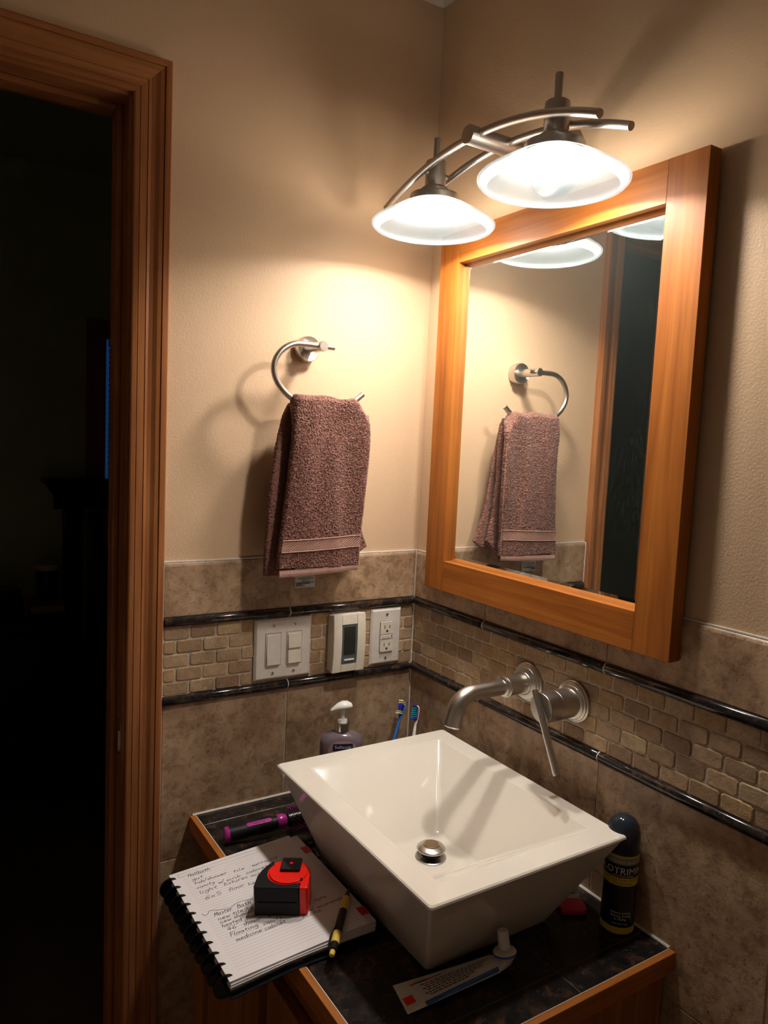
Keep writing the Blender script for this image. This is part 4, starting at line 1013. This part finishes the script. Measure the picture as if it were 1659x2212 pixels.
    for p, q in zip(sw[:-1], sw[1:]): rule(p.x, p.y, q.x, q.y, 0.0007)
    obj('handwriting', g, 'ink', pg, False)
    # red index tabs on the fore edge
    for y in (-0.247, -0.440): obj('index_tab', G().rbox(NX1-0.002, NX1+0.0150, y-0.0100, y+0.0100, ptop(NX1)-0.0009, ptop(NX1)-0.0003, 0.0002, 1), 'redtab', t)
    # binding discs
    M0 = G().lathe([(0.0085, -0.0008), (0.0138, -0.0008), (0.0144, -0.0015), (0.0162, -0.0015), (0.0167, -0.0010), (0.0167, 0.0010), (0.0162, 0.0015), (0.0144, 0.0015), (0.0138, 0.0008), (0.0085, 0.0008)], 32, Matrix.Rotation(PI/2, 4, 'X'), False, False)
    M0.lathe([(0.0087, -0.0006), (0.0087, 0.0006)], 24, Matrix.Rotation(PI/2, 4, 'X'))
    md = mesh_of('binding_disc', M0, 'gloss_black', ang=40); fix_normals(md)
    for k in range(11):
        y = NY0-0.0155-k*0.0252
        o = inst('binding_disc', md, (NX0-0.0025, y, ZC-0.0022), t, (0, 0, 0))
notebook()

def tape_measure():
    fx, fy = Vector((0.83, -0.56, 0)).normalized(), Vector((0.56, 0.83, 0)).normalized()
    base = Vector((-0.519, -0.363, 0)); zb = ptop(base.x)+0.0008
    M = Z((base.x, base.y, zb)) @ Matrix.Rotation(-math.atan(0.0135/0.216), 4, 'Y') @ Matrix(((fx.x, fy.x, 0, 0), (fx.y, fy.y, 0, 0), (0, 0, 1, 0), (0, 0, 0, 1)))
    t = thing('tape_measure', (-0.47, -0.35, ptop(-0.47)), 'red and black tape measure lying on the open notebook', 'tape measure')
    H = 0.044; w = 0.078
    # D-shaped case
    poly = [(0.003, 0), (w-0.003, 0), (w, 0.003)]
    for a in range(-10, 131, 10): poly.append((w-0.037+0.037*math.cos(math.radians(a)), 0.037+0.036*math.sin(math.radians(a))))
    poly += [(0.008, 0.045), (0.002, 0.028), (0.0, 0.003)]
    obj('case', G().prism(poly, 0.0, H, M, bev=0.003), 'red', t, ang=40)
    disc = [(0.0435+0.0300*math.cos(a), 0.0385+0.0300*math.sin(a)) for a in [2*PI*i/40 for i in range(40)]]
    # rubber bumper round the front and hook side
    b = [(-0.002, -0.0025), (0.0635, -0.0025), (0.0660, 0.0), (0.0665, 0.012)]
    for a in range(-75, -221, -9): b.append((0.0425+0.0315*math.cos(math.radians(a)), 0.0380+0.0315*math.sin(math.radians(a)))) if a <= -60 else None
    b = [p for p in b if p] + [(0.016, 0.066), (0.008, 0.056), (0.001, 0.042), (-0.003, 0.028), (-0.004, 0.002)]
    obj('rubber_bumper', G().prism(b, -0.0002, H+0.0015, M, bev=0.0016), 'rubber', t, ang=40)
    obj('grip_rib', G().rbox(0.002, 0.062, -0.0036, -0.002, H*0.46, H*0.50, 0.0004, 1, M), 'rubber', t)
    obj('side_disc', G().prism(disc, H-0.002, H+0.0022, M, bev=0.0008), 'red', t, ang=40)
    c = obj('belt_clip', G().prism(rrect(0.030, 0.062, 0.036, 0.068, 0.003, 3), H+0.003, H+0.0062, M, bev=0.0010).prism(rrect(0.033, 0.059, 0.052, 0.066, 0.002, 2), H+0.002, H+0.0035, M), 'gloss_black', t)
    obj('clip_screw', G().lathe([(0.0028, H+0.006), (0.0027, H+0.0072), (0, H+0.0076)], 16, M @ Z((0.046, 0.052, 0))), 'red', c)
    obj('case_screw', G().lathe([(0.0022, H+0.0015), (0.0020, H+0.0026), (0, H+0.0026)], 12, M @ Z((0.066, 0.019, 0))), 'rubber', t)
    obj('blade_hook', G().box(-0.0052, -0.0038, 0.004, 0.024, 0.006, H-0.012, M), 'nickel', t, False)
tape_measure()

def pen():
    a = Vector((-0.3755, -0.392, 0)); b = Vector((-0.468, -0.507, 0))
    za, zb = ptop(-0.3755)+0.0072, ptop(-0.44)+0.0068
    a.z, b.z = za, zb-0.0006
    d = (b-a).normalized(); L = (b-a).length
    t = thing('ballpoint_pen', ((a.x+b.x)/2, (a.y+b.y)/2, ptop(-0.42)), 'black and yellow click pen lying across the notebook page', 'pen')
    M = axis_m(a, d, (0, 0, 1))
    k = L/0.148
    obj('tip', G().lathe([(0.0008, 0), (0.0014, 0.003*k), (0.0048, 0.022*k), (0.0058, 0.026*k)], 20, M), 'black', t)
    obj('grip', G().lathe([(0.0058, 0.026*k), (0.0066, 0.031*k), (0.0066, 0.052*k), (0.0062, 0.056*k)], 20, M), 'yellow', t)
    obj('barrel', G().lathe([(0.0062, 0.056*k), (0.0065, 0.060*k), (0.0065, 0.106*k)], 20, M), 'gloss_black', t)
    obj('collar', G().lathe([(0.0065, 0.106*k), (0.0067, 0.109*k), (0.0065, 0.124*k), (0.0060, 0.128*k)], 20, M), 'yellow', t)
    obj('cap', G().lathe([(0.0060, 0.128*k), (0.0062, 0.130*k), (0.0058, 0.141*k), (0.0041, 0.143*k)], 20, M), 'black', t)
    obj('clicker', G().lathe([(0.0036, 0.142*k), (0.0041, 0.1435*k), (0.0038, 0.150*k), (0.0026, 0.1515*k), (0, 0.152*k)], 16, M), 'yellow', t)
    side = d.cross(Vector((0, 0, 1))).normalized()
    c = []
    for s, h in ((0.139, 0.0052), (0.136, 0.0078), (0.120, 0.0082), (0.100, 0.0064)):
        p = a+d*s*k+(side*0.9+Vector((0, 0, 0.45))).normalized()*h; c.append(p)
    obj('clip', G().tube(c, [0.0016, 0.0018, 0.0018, 0.0014], 8), 'black', t)
pen()

# ================================================================== BOTTLES AND TOILETRIES
def soap():
    cx, cy = -0.217, -0.075
    t = thing('soap_dispenser', (cx, cy, ZC), 'lilac liquid hand soap bottle with a white pump, behind the sink', 'soap bottle')
    rz = Matrix.Translation((cx, cy, ZC)) @ Matrix.Rotation(math.radians(-22), 4, 'Z')
    prof = [(0.036, 0.020, 0.001), (0.040, 0.024, 0.004), (0.0430, 0.0262, 0.03), (0.0440, 0.0265, 0.07), (0.0440, 0.0262, 0.115), (0.0435, 0.0258, 0.127), (0.0405, 0.0245, 0.136), (0.031, 0.0200, 0.1430), (0.0180, 0.0140, 0.1470), (0.0125, 0.0120, 0.1495), (0.0120, 0.0120, 0.153)]
    def ell(a, b, z, n=48):
        return [(a*math.copysign(abs(math.cos(q))**0.8, math.cos(q)), b*math.copysign(abs(math.sin(q))**0.8, math.sin(q)), z) for q in [2*PI*j/n for j in range(n)]]
    obj('bottle', G().rings([ell(*p) for p in prof], M=rz), 'soap', t, ang=60)
    def wrap(u, z, off):                         # point on the front of the bottle
        a = np.interp(z, [p[2] for p in prof], [p[0] for p in prof])+off; b = np.interp(z, [p[2] for p in prof], [p[1] for p in prof])+off
        c = max(-0.98, min(0.98, u/a)); q = math.acos(math.copysign(abs(c)**1.25, c))
        return (a*math.copysign(abs(math.cos(q))**0.8, math.cos(q)), -b*abs(math.sin(q))**0.8, z)
    def patch(outline_n, fn, off, mat, parent, nm):
        g = G(); g.rings([[wrap(*fn(i/outline_n, s), off) for i in range(outline_n)] for s in (1.0, 0.66, 0.33, 0.02)], False, True, rz); return obj(nm, g, mat, parent, ang=60)
    lab = patch(40, lambda k, s: (0.031*s*math.copysign(abs(math.cos(2*PI*k))**0.6, math.cos(2*PI*k)), 0.093+0.0425*s*math.copysign(abs(math.sin(2*PI*k))**0.7, math.sin(2*PI*k))), 0.0004, 'lilac', t, 'label')
    lab['label'] = 'rounded lilac label'
    g = G(); n = 14
    g.rings([[wrap(-0.020+0.040*i/n, z, 0.0008) for i in range(n+1)] for z in (0.1170, 0.1235, 0.1300)], False, False, rz, closed=False); obj('brand_panel', g, 'navy', lab)
    g = G(); v, f = text_polys('Softsoap', 0.0098, 'CENTER'); g.add([wrap(a, 0.1205+b, 0.0011) for a, b, c in v], f, rz)
    obj('brand_text', g, 'print_w', lab, False)
    g = G(); v, f = text_polys('HAND SOAP', 0.0050, 'CENTER'); g.add([wrap(a, 0.1070+b, 0.0009) for a, b, c in v], f, rz); obj('label_text', g, 'print_w', lab, False)
    obj('collar', G().lathe([(0.0155, 0.149), (0.0160, 0.150), (0.0160, 0.166), (0.0150, 0.1675), (0.0, 0.1680)], 36, Z((cx, cy, ZC))), 'chrome', t)
    obj('pump_stem', G().lathe([(0.0108, 0.1675), (0.0100, 0.172), (0.0062, 0.1735), (0.0050, 0.176), (0.0050, 0.192)], 24, Z((cx, cy, ZC))), 'white_pl', t)
    # pump head: flattened drop pointing left
    d = Vector((-0.92, 0.25, 0)).normalized(); g = G(); R = []
    for s, w, h, zz in ((-0.020, 0.002, 0.0015, 0.199), (-0.018, 0.008, 0.005, 0.1995), (-0.010, 0.0125, 0.0085, 0.2005), (0.0, 0.0130, 0.0095, 0.2000), (0.010, 0.0100, 0.0078, 0.1980), (0.018, 0.0062, 0.0050, 0.1945), (0.0245, 0.0034, 0.0030, 0.1915), (0.0255, 0.0015, 0.0015, 0.1910)):
        sd = Vector((-d.y, d.x, 0)); R.append([tuple(Vector((cx, cy, ZC+zz))+d*s+sd*w*math.cos(q)+Vector((0, 0, h*math.sin(q)*(1 if math.sin(q) > 0 else 0.75)))) for q in [2*PI*j/18 for j in range(18)]])
    obj('pump_head', g.rings(R), 'white_pl', t, ang=70)
soap()

def toothbrush(name, base, tip, lab, mats, nrm):
    a, b = Vector(base), Vector(tip); d = (b-a).normalized(); L = (b-a).length
    nrm = Vector(nrm); nrm = (nrm-d*nrm.dot(d)).normalized(); sd = d.cross(nrm)
    t = thing(name, base, lab, 'toothbrush', 'toothbrushes in the tiled corner')
    hb = L-0.030
    def sec(s, w, h, off=0.0): return [tuple(a+d*s+nrm*(off+h*math.sin(q))+sd*w*math.cos(q)) for q in [2*PI*j/16 for j in range(16)]]
    obj('handle', G().rings([sec(0.0008, 0.003, 0.002), sec(0.004, 0.0055, 0.004), sec(0.03, 0.0062, 0.005), sec(0.07, 0.0056, 0.0045, 0.001), sec(0.10, 0.0062, 0.0048), sec(0.125, 0.0038, 0.0034), sec(hb-0.012, 0.0030, 0.0026)]), mats[0], t, ang=60)
    hd = obj('head', G().rings([sec(hb-0.013, 0.0030, 0.0026), sec(hb-0.004, 0.0048, 0.0026), sec(hb+0.004, 0.0066, 0.0025), sec(hb+0.020, 0.0066, 0.0025), sec(hb+0.027, 0.0048, 0.0024), sec(hb+0.0298, 0.002, 0.0015)]), mats[0], t, ang=60)
    if len(mats) > 4: obj('head_backing', G().rings([sec(hb-0.002, 0.0050, 0.0012, 0.0025), sec(hb+0.004, 0.0069, 0.0016, 0.0025), sec(hb+0.020, 0.0069, 0.0016, 0.0025), sec(hb+0.026, 0.0046, 0.0012, 0.0025)]), mats[4], hd, ang=60)
    for i in range(7):
        m = mats[1+(0 if i in (0, 6) else 1 if i in (1, 5) else 2)]
        for j in (-1, 0, 1):
            p = a+d*(hb+0.0005+i*0.0040)+sd*j*0.0038+nrm*0.002; hgt = 0.0105+(0.0012 if i in (0, 6) else 0)
            obj('bristle_tuft', G().tube([p, p+nrm*hgt*0.6+d*0.0004*(i-3), p+nrm*hgt+d*0.0008*(i-3)], [0.0014, 0.0016, 0.0018], 7), m, hd)
toothbrush('toothbrush', (-0.135, -0.097, ZC+0.002), (-0.030, -0.0245, 0.928), 'blue toothbrush with white and yellow bristles leaning into the corner', ('blue', 'bristle_w', 'bristle_y', 'blue2'), (-0.8, -0.25, 0.5))
toothbrush('toothbrush', (-0.078, -0.118, ZC+0.002), (-0.0135, -0.0525, 0.925), 'white toothbrush with plum backing and teal bristles leaning into the corner', ('white_pl', 'blue2', 'teal', 'teal', 'plum'), (-0.85, -0.2, 0.4))

def spray_can():
    cx, cy, r = -0.029, -0.632, 0.0257
    t = thing('spray_can', (cx, cy, ZC), 'black and yellow aerosol spray can with dark domed cap against the wall', 'spray can')
    O = Z((cx, cy, ZC))
    body = obj('can_body', G().lathe([(r-0.003, 0.0005), (r, 0.003), (r, 0.0135)], 48, O), 'canyellow', t)
    obj('can_wall', G().lathe([(r, 0.0135), (r, 0.118), (r-0.0004, 0.120)], 48, O, False, False), 'canblack', t)
    for z0, z1, m in ((0.0800, 0.0930, 'canyellow'), (0.1240, 0.1275, 'canyellow'), (0.1135, 0.1238, 'print_g')):
        obj('print_band', G().lathe([(r+0.00015, z0), (r+0.00015, z1)], 48, O, False, False), m, body)
    obj('shoulder', G().lathe([(r-0.0004, 0.120), (r, 0.1275), (r-0.0005, 0.1300)], 48, O), 'canblack', t)
    obj('cap', G().lathe([(0.0252, 0.1295), (0.0256, 0.1320), (0.0256, 0.1480), (0.0248, 0.1580), (0.0222, 0.1680), (0.0170, 0.1760), (0.0100, 0.1805), (0.0, 0.1820)], 48, O), 'capblue', t, ang=60)
    front = math.atan2(CAM.y-cy, CAM.x-cx)+0.18       # printed side faces out into the room
    def wrapc(s, size, z, off=0.0003, sp=1.0, shift=0.0):
        v, f = text_polys(s, size, 'CENTER', spacing=sp); out = []
        for a, b, c in v:
            q = front+(a+shift)/r; out.append((cx+(r+off)*math.cos(q), cy+(r+off)*math.sin(q), ZC+z+b))
        return out, f
    for nm, st, size, z, mat in (('brand_text', 'LOTRIMIN', 0.0150, 0.0985, 'print_w'), ('claim_text', 'Relieves Itching,', 0.0046, 0.0355, 'print_w'), ('claim_text', 'Burning, Scaling', 0.0046, 0.0305, 'print_w'),
                                 ('claim_text', '& Chafing', 0.0046, 0.0255, 'print_w'), ('weight_text', 'NET WT 133g', 0.0038, 0.0180, 'print_w'), ('type_text', 'Powder Spray', 0.0060, 0.1165, 'print_w'),
                                 ('ingredient_text', 'miconazole nitrate', 0.0042, 0.0948, 'print_w'), ('banner_text', 'Clinically Proven To Cure', 0.0052, 0.0880, 'print'), ('banner_text', 'Most Jock Itch', 0.0052, 0.0825, 'print')):
        g = G(); g.add(*wrapc(st, size, z)); obj(nm, g, mat, body, False)
spray_can()

def hair_brush():
    a = Vector((-0.482, -0.124, ZC+0.0155)); b = Vector((-0.368, -0.137, ZC+0.0225)); d = (b-a).normalized()
    t = thing('hair_brush', (-0.40, -0.13, ZC), 'black round hair brush with magenta trim lying beside the sink', 'hair brush')
    M = axis_m(a, d, (0, 0, 1)); L = (b-a).length
    obj('end_cap', G().lathe([(0.008, 0), (0.0125, 0.0012), (0.0140, 0.004), (0.0140, 0.0085)], 28, M), 'purple', t)
    h = obj('handle', G().lathe([(0.0138, 0.0086), (0.0135, 0.03), (0.0125, 0.05), (0.0130, 0.075), (0.0122, L-0.016)], 28, M), 'rubber', t)
    for k in range(6): obj('grip_ring', G().lathe([(0.0118, 0.066+k*0.0042), (0.0138, 0.0668+k*0.0042), (0.0138, 0.0682+k*0.0042), (0.0118, 0.069+k*0.0042)], 24, M), 'rubber', h)
    obj('ferrule', G().lathe([(0.0124, L-0.0158), (0.0135, L-0.012), (0.0135, L-0.004), (0.0105, L+0.002)], 28, M), 'purple', t)
    # name plate along the top of the handle
    side = d.cross(Vector((0, 0, 1))).normalized(); up = (Vector((0, 0, 1))-d*d.z).normalized(); n0 = (up*0.9+side*0.42).normalized(); s0 = d.cross(n0)
    pc = a+d*0.064; P = Matrix((( d.x, s0.x, n0.x, pc.x), (d.y, s0.y, n0.y, pc.y), (d.z, s0.z, n0.z, pc.z), (0, 0, 0, 1)))
    g = G().prism(rrect(-0.024, 0.024, -0.0042, 0.0042, 0.0040, 5), 0.010, 0.0137, P, bev=0.0006); pl = obj('name_plate', g, 'purple', h)
    g = G(); v, f = text_polys('CONAIR', 0.0060, 'CENTER'); g.add([(-x, -y-(-0.002), 0.01385) for x, y, c in v], f, P); obj('plate_text', g, 'print', pl, False)
    # barrel with bristles, reaching under the sink overhang
    B = axis_m(b, d, (0, 0, 1)); BL = 0.085
    br = obj('barrel', G().lathe([(0.008, 0.0), (0.0135, 0.006), (0.0135, BL-0.004), (0.010, BL)], 28, B), 'black', t)
    g = G(); g2 = G()
    for i in range(18):
        for j in range(16):
            q = 2*PI*(j+0.5*(i % 2))/16; z = 0.010+i*0.0042
            p = B @ Vector((0.013*math.cos(q), 0.013*math.sin(q), z)); e = B @ Vector((0.0215*math.cos(q), 0.0215*math.sin(q), z))
            g.tube([p, e], 0.0004, 4); g2.rbox(-0.0008, 0.0008, -0.0008, 0.0008, -0.0008, 0.0008, 0.0004, 1, Z(e))
    o = obj('bristles', g, 'black', br, False); o['kind'] = 'stuff'
    o = obj('bristle_tips', g2, 'purple', br, False); o['kind'] = 'stuff'
hair_brush()

def toothpaste():
    t = thing('toothpaste_tube', (-0.33, -0.61, ZC), 'white squeezed toothpaste tube with upright cap in front of the sink', 'toothpaste')
    # flat crimped tail, body, then a bend that turns the head upwards
    path = [(-0.4135, -0.598, 0.0014, 0.0270, 0.0008), (-0.4040, -0.5995, 0.0022, 0.0265, 0.0014), (-0.370, -0.604, 0.0045, 0.0240, 0.0035), (-0.330, -0.6085, 0.0068, 0.0210, 0.0058), (-0.290, -0.6125, 0.0085, 0.0180, 0.0075), (-0.265, -0.6150, 0.0098, 0.0160, 0.0085)]
    n = 24; R = []
    for k, (x, y, z, w, h) in enumerate(path):
        s = Vector((0.13, 1, 0)).normalized(); s = Vector((0.20, 0.98, 0)).normalized() if k < 2 else s
        R.append([tuple(Vector((x, y, ZC+z))+s*w*math.cos(q)+Vector((0, 0, h*math.sin(q)))) for q in [2*PI*j/n for j in range(n)]])
    hd = Vector((-0.02, 0.22, 1)).normalized(); hc = Vector((-0.2500, -0.6195, ZC+0.0210)); e1 = Vector((1, 0, 0)); e1 = (e1-hd*e1.dot(hd)).normalized(); e2 = hd.cross(e1)
    for c, w1, w2, tl in ((Vector((-0.2515, -0.6160, ZC+0.0115)), 0.0115, 0.0155, 0.55), (hc, 0.0135, 0.0150, 1.0)):
        a1 = e1.lerp(Vector((0, 0, 1)), 1-tl).normalized() if tl < 1 else e1
        R.append([tuple(c+e2*w2*math.cos(q)*1.0-(-a1)*(-w1)*math.sin(q)*-1) if False else tuple(c+e2*w2*math.cos(q)+(-e1*tl+Vector((0, 0, 1))*(1-tl)).normalized()*w1*math.sin(q)) for q in [2*PI*j/n for j in range(n)]])
    body = obj('tube_body', G().rings(R), 'tube_w', t, ang=60)
    M = axis_m(hc, hd, (1, 0, 0))
    obj('shoulder', G().lathe([(0.0140, -0.0005), (0.0165, 0.001), (0.0168, 0.005), (0.0150, 0.0075), (0.0090, 0.0095)], 32, M), 'tube_w', t)
    obj('shoulder_stripe', G().lathe([(0.01695, 0.0018), (0.01705, 0.0022), (0.01705, 0.0044), (0.0165, 0.0052)], 32, M, False, False), 'blue', body)
    c = obj('cap', G().lathe([(0.0080, 0.0095), (0.0086, 0.0100), (0.0078, 0.0330), (0.0070, 0.0342), (0, 0.0345)], 28, M), 'white_pl', t)
    # printed faces: blue side stripe, red block and lines of small print
    def top(u, v, off=0.0004):                      # u along 0..1, v across -1..1 on the upper side
        k = u*(len(path)-1); i = min(int(k), len(path)-2); f = k-i
        p = [path[i][m]+(path[i+1][m]-path[i][m])*f for m in range(5)]; s = Vector((0.13, 1, 0)).normalized()
        return tuple(Vector((p[0], p[1], ZC+p[2]))+s*p[3]*v+Vector((0, 0, p[4]*math.sqrt(max(0, 1-v*v))+off)))
    def quadstrip(g, u0, u1, v0, v1, n=6, off=0.0004, m=3):
        R = [[top(u0+(u1-u0)*i/n, v0+(v1-v0)*j/m, off) for j in range(m+1)] for i in range(n+1)]
        g.rings(R, False, False, closed=False)
    g = G(); quadstrip(g, 0.30, 0.98, -0.995, -0.76, 12); obj('side_stripe', g, 'blue', body)
    g = G(); quadstrip(g, 0.05, 0.24, -0.55, -0.05, 4); obj('red_block', g, 'red', body)
    g = G()
    for k, v in enumerate((0.30, 0.14, -0.02, -0.18, -0.36, -0.52)):
        u = 0.34+0.03*(k % 2); 
        while u < 0.93-0.05*k:
            L = 0.018+0.02*rng.random(); quadstrip(g, u, u+L, v-0.03, v+0.03, 1, 0.0005, 1); u += L+0.008
    obj('small_print', g, 'print', body, False)
    for k, m in enumerate(('pink', 'blue', 'navy', 'red', 'teal')):
        g = G(); quadstrip(g, 0.27+0.05*k, 0.32+0.05*k, 0.50, 0.60, 1, 0.0005, 1); obj('colour_bar', g, m, body, False)
    g = G(); quadstrip(g, 0.30, 0.40, 0.66, 0.76, 1, 0.0005, 1); obj('colour_bar', g, 'canyellow', body, False)
toothpaste()

def pink_pack():
    t = thing('pink_packet', (-0.055, -0.575, ZC), 'pink plastic packet with clear end between sink and spray can', 'packet')
    M = Z((-0.0600, -0.568, ZC+0.0006)) @ Matrix.Rotation(math.radians(-28), 4, 'Z')
    obj('pack', G().prism([(-0.022, -0.018), (0.016, -0.018), (0.020, -0.012), (0.020, 0.014), (-0.022, 0.016)], 0, 0.010, M, bev=0.003), 'pink', t)
    obj('clear_end', G().prism([(-0.020, 0.0165), (0.020, 0.0148), (0.021, 0.030), (-0.019, 0.034)], 0, 0.006, M, bev=0.002), 'foil', t)
pink_pack()
def hair_clip():
    # small black clip at the sink foot, beside the notebook
    t = thing('hair_clip', (-0.352, -0.235, ZC), 'small black hair clip tucked between notebook and sink', 'hair clip')
    P = catmull([(-0.352, -0.215, ZC+0.004), (-0.355, -0.235, ZC+0.008), (-0.358, -0.255, ZC+0.006)], 6)
    obj('clip_arm', G().tube(P, [0.004]*len(P), 10), 'gloss_black', t)
    obj('clip_hinge', G().lathe([(0.005, -0.005), (0.006, -0.003), (0.006, 0.003), (0.005, 0.005)], 16, axis_m((-0.352, -0.212, ZC+0.0065), (1, 0, 0), (0, 1, 0))), 'gloss_black', t)
hair_clip()
